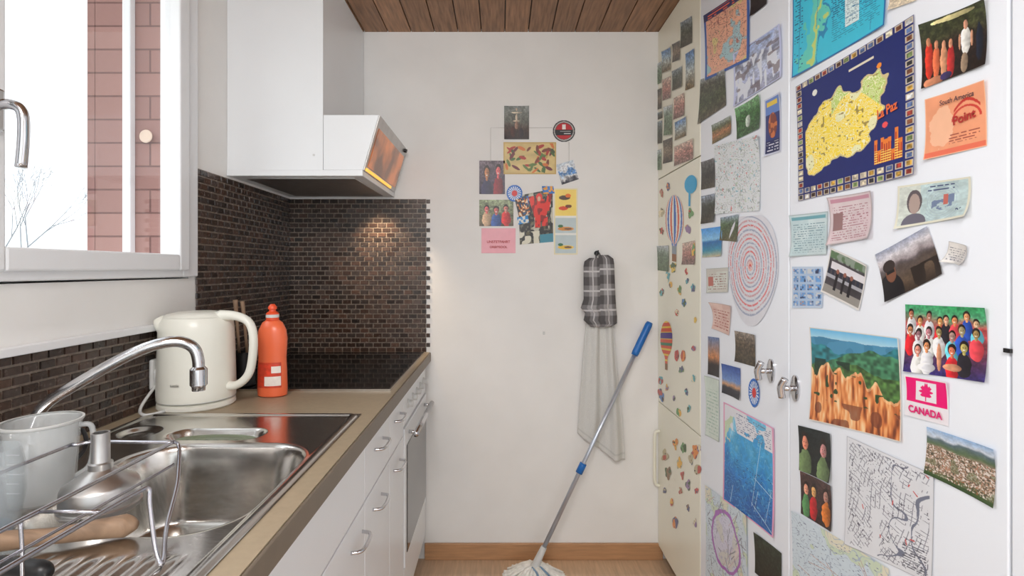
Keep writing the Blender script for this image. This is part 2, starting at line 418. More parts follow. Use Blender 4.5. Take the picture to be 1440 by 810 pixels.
def slant(t, o): # t 0 bottom..1 top
    nx_, nz_ = 0.196, -0.057; l = math.hypot(nx_, nz_)
    return (-0.490+0.057*t+nx_/l*o, 1.692+0.196*t+nz_/l*o)
def slantbox(name, t0, t1, y0, y1, o0, o1, mt):
    a = slant(t0, o0); b_ = slant(t1, o0); c = slant(t1, o1); e = slant(t0, o1)
    return prism(name, [a, e, c, b_], y0, y1, mt, rh)
slantbox('face_frame', 0.0, 1.0, HY+0.002, YB-0.02, 0.0005, 0.004, M['alu'])
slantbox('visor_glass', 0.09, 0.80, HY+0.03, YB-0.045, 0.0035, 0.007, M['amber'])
slantbox('lamp_strip', 0.01, 0.06, HY+0.02, YB-0.12, 0.0035, 0.008, M['lampstrip'])
lathe('switch_knob', [(0.009, 0), (0.008, 0.012), (0, 0.012)], (slant(0.93, 0.003)[0], YB-0.06, slant(0.93, 0.003)[1]), M['black'], rh, rot=Matrix.Rotation(math.pi/2+0.28, 3, 'Y'), seg=16)

# ------------------------------------------------------------------ tall cupboards
tcb = root('tall_cupboard')
CZ0 = 0.067
D1, D2, D3, D4 = 1.889, 1.307, 0.741, 0.16
box('carcass', XR+0.03, 1.31, -0.42, YB-0.001, CZ0, ZC-0.002, M['cup'], tcb)
box('shadow_gap', XR+0.019, XR+0.03, -0.42, YB-0.001, CZ0, ZC-0.002, M['gap'], tcb)
box('plinth', XR+0.06, 1.31, -0.42, YB-0.001, 0, CZ0, M['gap'], tcb)
g = 0.0022
boxes('cream_doors', [(XR, XR+0.019, D1+g, YB-0.004, 1.752+g, ZC-0.004), (XR, XR+0.019, D1+g, YB-0.004, 0.73+g, 1.752-g), (XR, XR+0.019, D1+g, YB-0.004, CZ0, 0.73-g)], M['cream'], tcb, 0.002)
boxes('white_doors', [(XR, XR+0.019, D2+g, D1-g, CZ0, ZC-0.004), (XR, XR+0.019, D3+g, D2-g, CZ0, ZC-0.004), (XR, XR+0.019, D4+g, D3-g, CZ0, ZC-0.004), (XR, XR+0.019, -0.42, D4-g, CZ0, ZC-0.004)], M['cup'], tcb, 0.002)
tube('cream_handle', [(XR, 2.37, 0.35), (XR-0.022, 2.37, 0.365), (XR-0.024, 2.37, 0.47), (XR-0.022, 2.37, 0.585), (XR, 2.37, 0.60)], 0.007, M['cream'], tcb)
for i, yy in enumerate((D2+0.085, D2-0.03)):
    zz = 1.066-.02*i
    R_ = Matrix.Rotation(-math.pi/2, 3, 'Y')
    lathe('rosette_%d' % i, [(0.024, 0), (0.024, 0.004), (0.02, 0.006), (0, 0.006)], (XR, yy, zz), M['chrome'], tcb, rot=R_, sx=1.35, sy=0.75, seg=28)
    tube('spindle_%d' % i, [(XR, yy, zz), (XR-0.034, yy, zz)], 0.007, M['chrome'], tcb, sub=1, seg=14)
    tube('grip_%d' % i, [(XR-0.034, yy-0.012, zz+0.026), (XR-0.040, yy-0.004, zz+.004), (XR-0.036, yy-0.002, zz-0.022)], 0.0085, M['chrome'], tcb, seg=12)
boxes('hinge_pins', [(XR-0.004, XR, D3-0.004, D3+0.006, 1.220, 1.226)], M['black'], tcb)

# ------------------------------------------------------------------ printed sheets
def vn(u, v, sx, sy, rng):
    sx = max(1, int(sx)); sy = max(1, int(sy))
    g_ = rng.random((sy+2, sx+2)); x_ = u*sx; y_ = v*sy
    xi = np.clip(x_.astype(int), 0, sx); yi = np.clip(y_.astype(int), 0, sy); fx = x_-xi; fy = y_-yi
    fx = fx*fx*(3-2*fx); fy = fy*fy*(3-2*fy)
    return (g_[yi, xi]*(1-fx)+g_[yi, xi+1]*fx)*(1-fy)+(g_[yi+1, xi]*(1-fx)+g_[yi+1, xi+1]*fx)*fy
def fbm(u, v, s, rng, o=3, ay=1.0):
    r = 0; a = 1; t = 0
    for i in range(o): r = r+a*vn(u, v, s*2**i, s*ay*2**i, rng); t += a; a *= .55
    return r/t
def A3(c, u): return np.ones(u.shape+(3,))*np.array(c, float)
def put(img, mask, c): img[mask] = np.array(c, float); return img
def border(img, u, v, wu, wv, c):
    return put(img, (u < wu) | (u > 1-wu) | (v < wv) | (v > 1-wv), c)

def photo(stops, blobs=(), wob=0.15, nz=0.25, s=5, rim=None):
    def f(u, v, rng):
        vv = np.clip(v+(fbm(u, v, s, rng)-.5)*wob, 0, 1)
        st = [a for a, _ in stops]
        img = np.stack([np.interp(vv, st, [c[k] for _, c in stops]) for k in range(3)], -1)
        img = img*(1+(fbm(u, v, s*3, rng, 3)-.5)*2*nz)[..., None]
        img = img*(1+(vn(u, v, s*9, s*9, rng)-.5)*nz)[..., None]
        for (bu, bv, ru, rv, c) in blobs:
            m_ = ((u-bu)/ru)**2+((v-bv)/rv)**2 < 1+(vn(u, v, 14, 14, rng)-.5)*.5
            sh = 1.12-.45*((u-bu)/ru*.6+.5)+.2*vn(u, v, 24, 24, rng)
            img[m_] = (np.array(c, float)*sh[..., None])[m_]
        if rim is not None: border(img, u, v, .03, .03, rim)
        return img
    return f
SKIN = (212, 156, 126)
def people(n, bg, seed, rows=1, rim=None, hs=0.1, shirts=None):
    R = random.Random(seed); bl = []
    sh = shirts or [(235, 235, 235), (180, 40, 45), (40, 60, 120), (30, 30, 34), (200, 120, 60), (90, 140, 90)]
    for r in range(rows):
        for i in range(n):
            x_ = (i+0.5+R.uniform(-.2, .2))/n; y_ = 0.32+r*0.26+R.uniform(-.06, .06)
            c = R.choice(sh)
            bl.append((x_, y_+hs*3.3, 0.40/n, hs*2.2, c))
            bl.append((x_, y_-hs*.25, hs*.78, hs*1.2, (40, 28, 24)))
            bl.append((x_, y_+hs*.2, hs*.62, hs*.98, tuple(k*R.uniform(.85, 1.1) for k in SKIN)))
            bl.append((x_-hs*.22, y_+hs*.05, hs*.09, hs*.08, (50, 34, 30))); bl.append((x_+hs*.22, y_+hs*.05, hs*.09, hs*.08, (50, 34, 30)))
            bl.append((x_, y_+hs*.6, hs*.2, hs*.08, (170, 70, 66)))
    return photo([(0, bg), (1, tuple(k*.6 for k in bg))], bl, nz=.4, rim=rim)
def textlines(img, u, v, rng, n, c, u0=.1, u1=.9, v0=.1, v1=.9, dens=.45, cs=34):
    fr = (v*n) % 1; m_ = (fr > .3) & (fr < .68) & (u > u0) & (u < u1) & (v > v0) & (v < v1)
    row = np.floor(v*n).astype(int); rg = rng.random((n+2, cs+2))
    m_ &= rg[np.clip(row, 0, n), np.clip((u*cs).astype(int), 0, cs)] > dens
    img[m_] = c; return img
def segs(img, u, v, rng, n, c, wd=.006, L=.2, asp=1.0, u0=.03, u1=.97, v0=.03, v1=.97, angs=None):
    for i in range(n):
        a = rng.random()*math.pi if angs is None else angs[rng.integers(len(angs))]+rng.normal()*.06
        l = L*(.3+rng.random()); x0 = u0+rng.random()*(u1-u0); y0 = v0+rng.random()*(v1-v0)
        dx, dy = math.cos(a)*l, math.sin(a)*l
        t = np.clip(((u-x0)*dx+(v-y0)*dy)/(l*l), 0, 1)
        d_ = np.hypot(u-x0-t*dx, v-y0-t*dy)
        m_ = (d_ < wd) & (u > u0) & (u < u1) & (v > v0) & (v < v1); img[m_] = c
    return img
def blend(img, m_, c, a=.5): img[m_] = img[m_]*(1-a)+np.array(c, float)*a; return img
def f_streets(u, v, rng):
    img = A3((229, 230, 234), u)*(0.97+.05*fbm(u, v, 3, rng))[..., None]
    ink_ = np.array((138, 138, 148), float)
    wu = u+.03*np.sin(v*7)+(fbm(u, v, 3, rng)-.5)*.06; wv = v+.04*np.sin(u*6+1)+(fbm(u, v, 3, rng)-.5)*.06
    a1 = wu*math.cos(.35)+wv*math.sin(.35); a2 = -wu*math.sin(.35)+wv*math.cos(.35)
    rg = fbm(u, v, 5, rng)
    l1 = (np.abs((a1*22) % 1-.5) < .09) & (vn(u, v, 26, 12, rng) > .46)
    l2 = (np.abs((a2*27) % 1-.5) < .09) & (vn(u, v, 12, 26, rng) > .46)
    inside = (u > .04) & (u < .96) & (v > .03) & (v < .97)
    img[(l1 | l2) & (rg > .36) & inside] = ink_
    nn = fbm(u, v, 3, rng, 2); img[(np.abs((nn*3) % 1-.5) < .03) & inside] = (120, 124, 140)
    dots = (vn(u, v, 70, 80, rng) > .84) & (rg > .45) & inside; img[dots] = (90, 90, 102)
    textlines(img, u, v, rng, 44, (96, 96, 106), .7, .94, .72, .95, .4, 60)
    segs(img, u, v, rng, 8, (196, 96, 96), .006, .05)
    return border(img, u, v, .008, .006, (180, 180, 186))
def f_lapaz(u, v, rng):
    img = A3((28, 42, 104), u)
    n1, n2 = 15, 19
    cu = (u*n1).astype(int); cv = (v*n2).astype(int); fu = (u*n1) % 1; fv = (v*n2) % 1
    pal = np.array([(110, 70, 50), (225, 215, 190), (40, 40, 45), (190, 150, 70), (120, 140, 90), (150, 60, 50), (90, 110, 150), (235, 235, 235), (60, 45, 40), (200, 190, 170)], float)
    ci = rng.integers(0, 10, (n2+1, n1+1)); bc_ = pal[ci[cv, cu]]
    bm = ((cu <= 0) | (cu >= n1-1) | (cv <= 0) | (cv >= n2-2)) & (fu > .12) & (fu < .88) & (fv > .12) & (fv < .88)
    inner = (fu > .22) & (fu < .78) & (fv > .22) & (fv < .78)
    img[bm] = (206, 196, 176)
    detail = (0.65+.7*vn(u, v, 60, 70, rng))[..., None]
    img[bm & inner] = (bc_*detail)[bm & inner]
    r = np.hypot((u-.43-.06*(v-.5))/.37, (v-.50+.34*(u-.45))/.25)+(fbm(u, v, 7, rng)-.5)*.8
    blob = (r < .98) & (u > .09) & (u < .91) & (v > .09) & (v < .87)
    img[(r < 1.03) & ~blob & (u > .09) & (u < .91) & (v > .09) & (v < .87)] = (214, 200, 150)
    nzz = fbm(u, v, 10, rng, 3); st = (np.abs((nzz*16) % 1-.5) < .11)
    img[blob] = (246, 220, 84)
    gm = blob & (v < .40+.12*np.sin(u*9)) & (u > .36); img[gm] = (196, 216, 128)
    img[blob & (vn(u, v, 7, 7, rng) > .72)] = (238, 236, 190)
    img[blob & st] = (252, 248, 218)
    img[blob & (vn(u, v, 46, 56, rng) > .84)] = (160, 140, 80)
    b2 = (u > .72) & (u < .92) & (v > .66) & (v < .87)
    bh = .66+.14*rng.random(8)[np.clip(((u-.72)/.2*8).astype(int), 0, 7)]
    put(img, b2 & (v > bh), (225, 130, 60)); put(img, b2 & (v > bh+.03) & (((u*60) % 1) > .5), (170, 50, 45)); put(img, b2 & (v > bh+.08) & (((v*60) % 1) > .6), (245, 220, 120))
    put(img, np.hypot(u-.80, v-.62) < .02, (235, 90, 90)); put(img, np.hypot(u-.76, (v-.20)) < .018, (240, 150, 60)); put(img, np.hypot(u-.2, (v-.14)) < .025, (236, 236, 226)); put(img, (np.abs(u-.62) < .1) & (np.abs(v-.12) < .008), (230, 220, 200))
    return border(img, u, v, .006, .005, (120, 120, 150))
def f_chile(u, v, rng):
    img = A3((78, 196, 220), u); img *= (0.96+.06*fbm(u, v, 4, rng))[..., None]
    c = .26+.10*np.sin(v*4)+(fbm(u, v, 9, rng)-.5)*.25
    img[np.abs(u-c) < .10] = (110, 204, 190); img[np.abs(u-c-.02) < .03] = (200, 214, 130); img[(np.abs(u-c-.1) < .012)] = (60, 140, 180)
    textlines(img, u, v, rng, 60, (40, 90, 130), .48, .95, .28, .9, .35, 60); textlines(img, u, v, rng, 50, (40, 80, 120), .03, .14, .3, .95, .6, 50)
    img[(u > .62) & (u < .76) & (v > .62) & (v < .84)] = (226, 240, 240); textlines(img, u, v, rng, 90, (90, 130, 150), .63, .75, .64, .82, .4, 90)
    segs(img, u, v, rng, 10, (60, 130, 170), .003, .6, angs=(0, math.pi/2))
    return border(img, u, v, .012, .012, (50, 110, 170))
def f_canyon(u, v, rng):
    w1 = (fbm(u, v, 6, rng)-.5); img = A3((0, 0, 0), u)
    sky = np.stack([np.interp(v, [0, .12], [c0, c1]) for c0, c1 in ((110, 190), (185, 222), (225, 236))], -1); img[:] = sky
    far = v > .10+.05*w1; img[far] = np.array((86, 146, 178)); blend(img, far & (vn(u, v, 10, 14, rng) > .5), (60, 120, 150), .5)
    mid = v > .17+.12*w1+.06*np.sin(u*4); img[mid] = (np.array((52, 120, 128))*(0.7+.6*vn(u, v, 22, 26, rng))[..., None])[mid]
    hill = v > .14+.34*np.abs(u-.75)+.12*w1; img[hill] = (np.array((66, 112, 84))*(0.7+.7*vn(u, v, 30, 34, rng))[..., None])[hill]
    lo = v > .38+.1*w1+.05*np.sin(u*9); img[lo] = (np.array((78, 110, 62))*(0.6+.8*vn(u, v, 34, 34, rng))[..., None])[lo]
    dark = (v > .32) & (v < .6) & (u < .5) & (vn(u, v, 8, 9, rng) > .45); blend(img, dark, (24, 44, 36), .75)
    top = .60-.10*np.sin(u*4.2+.3)-.14*vn(u, v*0, 13, 1, rng)-.05*vn(u, v*0, 34, 1, rng)
    rock = v > top
    st = vn(u, v, 34, 4, rng)*.6+.4*vn(u, v, 60, 12, rng)
    sx_ = [0.18, .4, .6, .85]
    rk = np.stack([np.interp(st, sx_, [116, 200, 236, 252]), np.interp(st, sx_, [62, 118, 164, 222]), np.interp(st, sx_, [40, 70, 106, 180])], -1)
    img[rock] = rk[rock]
    blend(img, rock & (v < top+.03), (255, 226, 180), .45)
    gt = (vn(u, v, 18, 20, rng) > .8) & (v > .45) & (v < .75); img[gt] = (50, 74, 44)
    gt = rock & (v > .75) & (vn(u, v, 9, 7, rng) > .62); blend(img, gt, (110, 60, 44), .65)
    return border(img, u, v, .010, .010, (228, 220, 210))
def f_spiral(u, v, rng):
    r = np.hypot((u-.47)/.5, (v-.45)/.48); a = np.arctan2(v-.45, u-.47)
    rr_ = r*12+.5*vn(u, v, 6, 6, rng)+a/6.28
    img = A3((224, 224, 230), u)
    k = (rr_ % 1) < .42; idx = np.floor(rr_).astype(int) % 3
    cs = np.array([(216, 124, 126), (206, 164, 170), (164, 172, 192)], float)
    img[k & (r < .93)] = cs[idx][k & (r < .93)]
    img[r < .09] = (232, 190, 180); img[r < .045] = (200, 90, 90)
    img[(vn(u, v, 60, 90, rng) > .72) & (r < .9)] = (216, 216, 222)
    return img
def m_spiral(u, v):
    w_ = np.where(v < .45, 1.0, 1.0-.42*((v-.45)/.55)**1.6)
    return (np.abs((u-.48)/.48/w_)**2.6+np.abs((v-.48)/.5)**2.6) < 1
def m_disc(u, v): return (u-.5)**2+(v-.5)**2 < .25
def f_badge(u, v, rng):
    r = np.hypot(u-.5, v-.5)*2; img = A3((34, 30, 34), u)
    img[(r < .88) & (r > .78)] = (190, 186, 182); img[r < .74] = (186, 32, 42)
    img[(np.abs(v-.56) < .13) & (r < .8)] = (30, 26, 30); textlines(img, u, v, rng, 9, (235, 235, 235), .2, .8, .5, .64, .3, 12)
    img[(np.abs(u-.5) < .08) & (v < .42) & (v > .2)] = (245, 240, 235); return img
def f_bluedisc(u, v, rng):
    r = np.hypot(u-.5, v-.5)*2; a = np.arctan2(v-.5, u-.5); img = A3((40, 110, 190), u)
    img[(r < .8) & ((a*3 % 1) > .5)] = (235, 240, 245); img[r < .35] = (210, 60, 60); return img
def f_canada(u, v, rng):
    P_ = (228, 28, 118); img = A3((240, 236, 240), u)
    img[(v < .62) & (v > .04) & (u > .03) & (u < .97)] = P_
    wm_ = (np.abs(u-.5) < .24) & (v < .56) & (v > .1); img[wm_] = (240, 236, 240)
    x_ = np.abs(u-.5)*1.25; y_ = v-.33
    a = np.arctan2(y_, x_); r = np.hypot(x_, y_)
    leaf = r < .13+.06*np.abs(np.cos(a*4.5))+.02*np.cos(a*13)
    img[leaf & (y_ < .12)] = P_; img[(x_ < .015) & (y_ > 0) & (y_ < .22)] = P_
    return img
def f_southam(u, v, rng):
    img = A3((236, 164, 128), u)*(0.95+.1*fbm(u, v, 4, rng))[..., None]
    b_ = (np.hypot((u-.3)/.25, (v-.5)/.4)+(fbm(u, v, 6, rng)-.5)*.9) < .8; img[b_] = (244, 192, 160)
    img[(np.abs(v-(.40-.2*np.sin((u-.45)*6))) < .025) & (u > .5) & (u < .92)] = (190, 60, 50)
    img[(np.abs(np.hypot((u-.7)/.22, (v-.50)/.2)-1) < .08) & (v < .5)] = (200, 70, 60)
    textlines(img, u, v, rng, 22, (150, 70, 60), .42, .9, .68, .84, .3, 34)
    img[v > .9] = (226, 120, 95); return border(img, u, v, .015, .015, (245, 200, 170))
def f_note(u, v, rng):
    img = A3((208, 214, 206), u); img[u > .35] = (192, 210, 210)
    nn = fbm(u, v, 12, rng); img *= (.85+.3*nn)[..., None]
    k = np.abs(np.sin((np.hypot(u-.62, (v-.5)*.6))*90)) < .25; blend(img, k & (u > .42) & (u < .85), (150, 170, 190), .6)
    img[np.hypot((u-.26)/.11, (v-.42)/.28) < 1] = (96, 88, 92); img[np.hypot((u-.26)/.08, (v-.47)/.24) < 1] = (176, 158, 150); img[np.hypot((u-.26)/.17, (v-.92)/.22) < 1] = (110, 108, 120)
    put(img, (u > .5) & (u < .8) & (v > .35) & (v < .72) & (nn > .5), (120, 134, 160)); put(img, (u > .66) & (u < .72) & (v > .35) & (v < .6), (190, 110, 100))
    textlines(img, u, v, rng, 12, (60, 70, 110), .45, .8, .05, .25, .35, 40); return border(img, u, v, .03, .05, (224, 222, 205))
def f_card(bg, ink, rows=14, head=None, pic=None):
    def f(u, v, rng):
        img = A3(bg, u)*(.95+.08*fbm(u, v, 5, rng))[..., None]
        blend(img, vn(u, v, 3, 4, rng) > .55, head or ink, .12)
        textlines(img, u, v, rng, int(rows*1.5), ink, .08, .92, .2, .92, .45, 44)
        if head: img[(v > .06) & (v < .14) & (u > .05) & (u < .95)] = head
        if pic: img[(u > .08) & (u < .32) & (v > .35) & (v < .72)] = pic
        return border(img, u, v, .02, .02, tuple(k*.85 for k in bg))
    return f
def f_ocean(u, v, rng):
    n_ = fbm(u, v, 5, rng)
    img = photo([(0, (170, 218, 238)), (.3, (80, 170, 216)), (.6, (34, 130, 196)), (1, (24, 92, 164))], wob=.6, nz=.1)(u, v, rng)
    ct_ = np.abs((n_*9) % 1-.5) < .05; blend(img, ct_, (150, 210, 235), .6)
    coast = u < .16+.12*np.sin(v*5+1)+(n_-.5)*.5-.2*v; img[coast] = (205, 220, 190); blend(img, coast & (n_ > .5), (230, 200, 160), .7)
    img[(v < .24) & (n_ > .45)] = (232, 232, 238)
    segs(img, u, v, rng, 9, (210, 236, 248), .003, .7, angs=(.3, 1.9)); textlines(img, u, v, rng, 50, (120, 130, 160), .3, .95, .04, .22, .6, 44); textlines(img, u, v, rng, 60, (10, 60, 120), .3, .95, .5, .95, .85, 44)
    return border(img, u, v, .025, .012, (232, 170, 200))
def f_city(u, v, rng):
    img = photo([(0, (150, 180, 215)), (.14, (205, 212, 222)), (.18, (96, 112, 118)), (.3, (95, 112, 84)), (.36, (150, 136, 116)), (.8, (165, 145, 125)), (.88, (80, 96, 60)), (1, (56, 76, 46))], wob=.1, nz=.1)(u, v, rng)
    s_ = (v > .34) & (v < .92); q = vn(u, v, 60, 56, rng)
    img[s_ & (q > .66)] = (222, 212, 204); img[s_ & (q < .27)] = (86, 80, 68); img[s_ & (q > .45) & (q < .5)] = (190, 104, 80); blend(img, s_ & (vn(u, v, 7, 10, rng) > .74), (104, 114, 84), .5); return img
def f_postcard(u, v, rng):
    img = A3((214, 190, 132), u)*(.9+.2*fbm(u, v, 5, rng))[..., None]
    R_ = np.random.default_rng(3)
    cols_ = [(74, 104, 54), (96, 120, 60), (170, 54, 44), (120, 60, 40), (206, 120, 60), (70, 84, 50), (190, 160, 90), (110, 40, 50)]
    for i in range(60):
        cx_, cy_ = R_.random()*.9+.05, R_.random()*.84+.08
        if abs(cx_-.5) < .12 and abs(cy_-.5) < .2: continue
        a = R_.random()*3.14; l, w_ = .05+.04*R_.random(), .018+.014*R_.random()
        dx = (u-cx_)*math.cos(a)+(v-cy_)*.6*math.sin(a); dy = -(u-cx_)*math.sin(a)+(v-cy_)*.6*math.cos(a)
        img[(dx/l)**2+(dy/w_)**2 < 1] = cols_[R_.integers(8)]
    return border(img, u, v, .02, .035, (196, 166, 100))
def f_yellow(u, v, rng):
    img = A3((246, 218, 120), u); img[v > .44] = (196, 208, 210)
    img[(np.abs(v-.43) < .015) | (np.abs(v-.69) < .015)] = (240, 240, 235)
    def el(cx_, cy_, a, b_, c): img[((u-cx_)/a)**2+((v-cy_)/b_)**2 < 1] = c
    el(.45, .14, .24, .035, (80, 60, 50)); el(.6, .11, .12, .03, (224, 120, 50)); el(.4, .3, .2, .03, (214, 80, 50)); el(.62, .27, .14, .025, (120, 70, 50))
    for cy_, c, h in ((.58, (214, 150, 80), (60, 110, 70)), (.86, (232, 196, 80), (60, 110, 80))):
        el(.5, cy_+.03, .34, .03, c); el(.28, cy_-.01, .11, .022, h); el(.6, cy_+.03, .16, .016, (120, 90, 70))
    return border(img, u, v, .05, .018, (236, 226, 190))
def f_peachmap(u, v, rng):
    img = A3((236, 184, 158), u)*(.95+.1*fbm(u, v, 5, rng))[..., None]
    b_ = fbm(u, v, 4, rng); img[(b_ > .62)] = (226, 210, 150); img[(b_ < .33)] = (176, 206, 212)
    img[np.abs((b_*8) % 1-.5) < .04] = (190, 130, 120); segs(img, u, v, rng, 16, (180, 110, 104), .004, .2); textlines(img, u, v, rng, 60, (90, 70, 80), .1, .9, .1, .9, .8, 50)
    border(img, u, v, .05, .04, (60, 100, 170)); img[(v < .12) & (u < .9)] = (50, 56, 100); textlines(img, u, v, rng, 26, (240, 120, 80), .1, .85, .02, .1, .3, 20); return img
def f_falls(u, v, rng):
    img = photo([(0, (170, 186, 220)), (.15, (190, 198, 224)), (.3, (130, 132, 150)), (.5, (196, 204, 224)), (.8, (180, 186, 212)), (1, (150, 152, 170))], wob=.5, nz=.25)(u, v, rng)
    img[(vn(u, v, 20, 4, rng) > .62) & (v > .25)] = (230, 234, 244); blend(img, vn(u, v, 9, 12, rng) > .78, (110, 96, 100), .6); return border(img, u, v, .03, .02, (205, 210, 240))
def f_cartoon(u, v, rng):
    img = A3((229, 233, 236), u); nn = fbm(u, v, 6, rng); ln = (np.abs((nn*12) % 1-.5) < .08) & (vn(u, v, 8, 10, rng) > .45); img[ln] = (160, 168, 166)
    segs(img, u, v, rng, 40, (140, 148, 148), .005, .05)
    q = vn(u, v, 26, 34, rng); img[q > .9] = (140, 190, 200); img[q < .08] = (206, 120, 120); img[(q > .5) & (q < .52)] = (160, 186, 140); return img
def f_palemap(u, v, rng):
    img = A3((214, 226, 234), u); b_ = fbm(u, v, 4, rng); img[b_ > .52] = (210, 222, 200); img[b_ > .63] = (230, 226, 206)
    img[np.abs((b_*14) % 1-.5) < .05] = (176, 190, 204); textlines(img, u, v, rng, 60, (120, 130, 150), .05, .95, .05, .95, .86, 60)
    segs(img, u, v, rng, 12, (190, 160, 150), .003, .4); return img
def f_purplemap(u, v, rng):
    img = f_palemap(u, v, rng); r = np.hypot((u-.5)/.32, (v-.42)/.3)+(fbm(u, v, 4, rng)-.5)*.4
    img[(r < .9)] = img[r < .9]*.6+np.array((225, 205, 230))*.4
    img[np.abs(r-1) < .06] = (176, 120, 190)
    segs(img, u, v, rng, 30, (130, 130, 140), .005, .15); return img
def f_train(u, v, rng):
    img = A3((70, 66, 70), u)*(.7+.6*fbm(u, v, 6, rng))[..., None]
    img[(v < .2)] = (96, 120, 90); blend(img, (v < .22) & (vn(u, v, 14, 8, rng) > .5), (150, 160, 150), .8)
    img[(v > .26) & (v < .42) & (u > .1)] = (225, 222, 226); img[(v > .42) & (v < .55) & (((u*9) % 1) > .35)] = (40, 44, 60)
    img[(v > .55) & (v < .62)] = (170, 170, 176); img[v > .78] = (150, 146, 140)
    for p in (.3, .5, .68): img[(np.abs(u-p) < .035) & (v > .45) & (v < .85)] = (30, 26, 32); img[np.hypot((u-p)/.04, (v-.43)/.05) < 1] = (150, 100, 84)
    return border(img, u, v, .03, .04, (225, 222, 218))
def f_man(u, v, rng):
    img = photo([(0, (158, 164, 184)), (.2, (214, 210, 214)), (.36, (160, 150, 152)), (.42, (100, 92, 94)), (.5, (84, 74, 70)), (.75, (96, 80, 66)), (1, (50, 40, 34))], wob=.14, nz=.14)(u, v, rng)
    img[np.hypot((u-.14)/.24, (v-.86)/.36) < 1] = (26, 24, 28); img[np.hypot((u-.2)/.1, (v-.50)/.19) < 1] = (122, 82, 64); img[np.hypot((u-.19)/.12, (v-.36)/.12) < 1] = (54, 44, 42); img[(np.abs(u-.2) < .08) & (np.abs(v-.48) < .03)] = (20, 18, 20)
    img[(u > .55) & (v > .6) & (vn(u, v, 6, 4, rng) > .4)] = (44, 36, 32); return img
def f_bluegrid(u, v, rng):
    img = A3((110, 156, 204), u)*(.8+.4*fbm(u, v, 5, rng))[..., None]
    k = ((u*4) % 1 > .12) & ((u*4) % 1 < .88) & ((v*5) % 1 > .15) & ((v*5) % 1 < .85)
    img[~k] = (176, 196, 220); q = vn(u, v, 16, 20, rng); img[k & (q > .7)] = (206, 210, 214); img[k & (q < .2)] = (60, 70, 100); img[k & (q > .48) & (q < .53)] = (200, 150, 110)
    return border(img, u, v, .05, .05, (196, 210, 228))
def f_ticket(u, v, rng):
    img = A3((50, 62, 116), u); img[(v < .3)] = (110, 140, 200); k = ((u-.5)/.26)**2+((v-.5)/.22)**2 < 1; img[k] = (196, 120, 80); blend(img, k & (vn(u, v, 9, 12, rng) > .5), (110, 60, 60), .8); img[v > .75] = (40, 48, 90); img[(v > .08) & (v < .16) & (u > .15) & (u < .8)] = (230, 200, 90)
    textlines(img, u, v, rng, 20, (230, 230, 240), .15, .85, .78, .95, .3, 12); return border(img, u, v, .07, .03, (210, 214, 230))
def f_bigballoon(u, v, rng):
    img = A3((240, 240, 232), u); rad = np.sqrt(np.clip(1-((v-.36)/.37)**2, .02, 1)); ss = np.arcsin(np.clip((u-.5)/.5/rad, -1, 1))/math.pi*8+8
    st = ss % 2; img[st < .55] = (60, 110, 190); img[(st > .95) & (st < 1.45)] = (220, 110, 80); img[v > .88] = (150, 100, 60); img[(v > .76) & (v < .88)] = (150, 160, 170); return img
def m_balloon(u, v): return (np.hypot((u-.5)/.5, (v-.36)/.36) < 1) | ((np.abs(u-.5) < .42*(1-(v-.4)/.5)) & (v > .4) & (v < .86)) | ((np.abs(u-.5) < .12) & (v > .74) & (v < .99))
def f_balloon2(u, v, rng):
    img = A3((220, 100, 70), u); img[((v*9) % 1) < .35] = (240, 210, 90); img[(v > .24) & (v < .36)] = (90, 70, 140); img[(v > .44) & (v < .5)] = (70, 130, 100); img[v > .86] = (140, 100, 60); return img
def f_red(u, v, rng):
    img = A3((38, 36, 34), u); q = vn(u, v, 8, 10, rng); img[q > .62] = (200, 196, 180); img[q < .2] = (90, 84, 60); blend(img, vn(u, v, 20, 24, rng) > .7, (150, 146, 126), .6)
    img[(v > .04) & (v < .3) & (u < .3)] = (50, 110, 180); img[(v > .08) & (v < .16) & (u > .03) & (u < .27)] = (236, 150, 50); img[(v > .2) & (v < .27) & (u > .03) & (u < .27)] = (225, 222, 214)
    b_ = (np.hypot((u-.64)/.2, (v-.36)/.22) < 1) | (np.hypot((u-.60)/.10, (v-.12)/.09) < 1) | ((np.abs(u-.42-.4*(v-.2)) < .08) & (v < .5) & (v > .06)) | ((np.abs(u-.88+.3*(v-.2)) < .07) & (v < .4) & (v > .04)) | ((np.abs(u-.54) < .08) & (v > .5) & (v < .7)) | ((np.abs(u-.76) < .08) & (v > .5) & (v < .68)); img[b_] = (218, 54, 40)
    blend(img, b_ & (vn(u, v, 12, 14, rng) > .66), (120, 24, 24), .8); img[np.hypot((u-.6)/.05, (v-.14)/.05) < 1] = (226, 176, 150)
    img[(v > .76) & (u < .6) & (q > .35)] = (226, 222, 205); img[(v > .84) & (u > .6)] = (70, 140, 160); return img
def f_deco(u, v, rng):
    img = A3((60, 60, 66), u); q = vn(u, v, 9, 9, rng); img[q > .55] = (200, 120, 60); img[q > .75] = (235, 225, 200); img[q < .2] = (40, 90, 140); return img

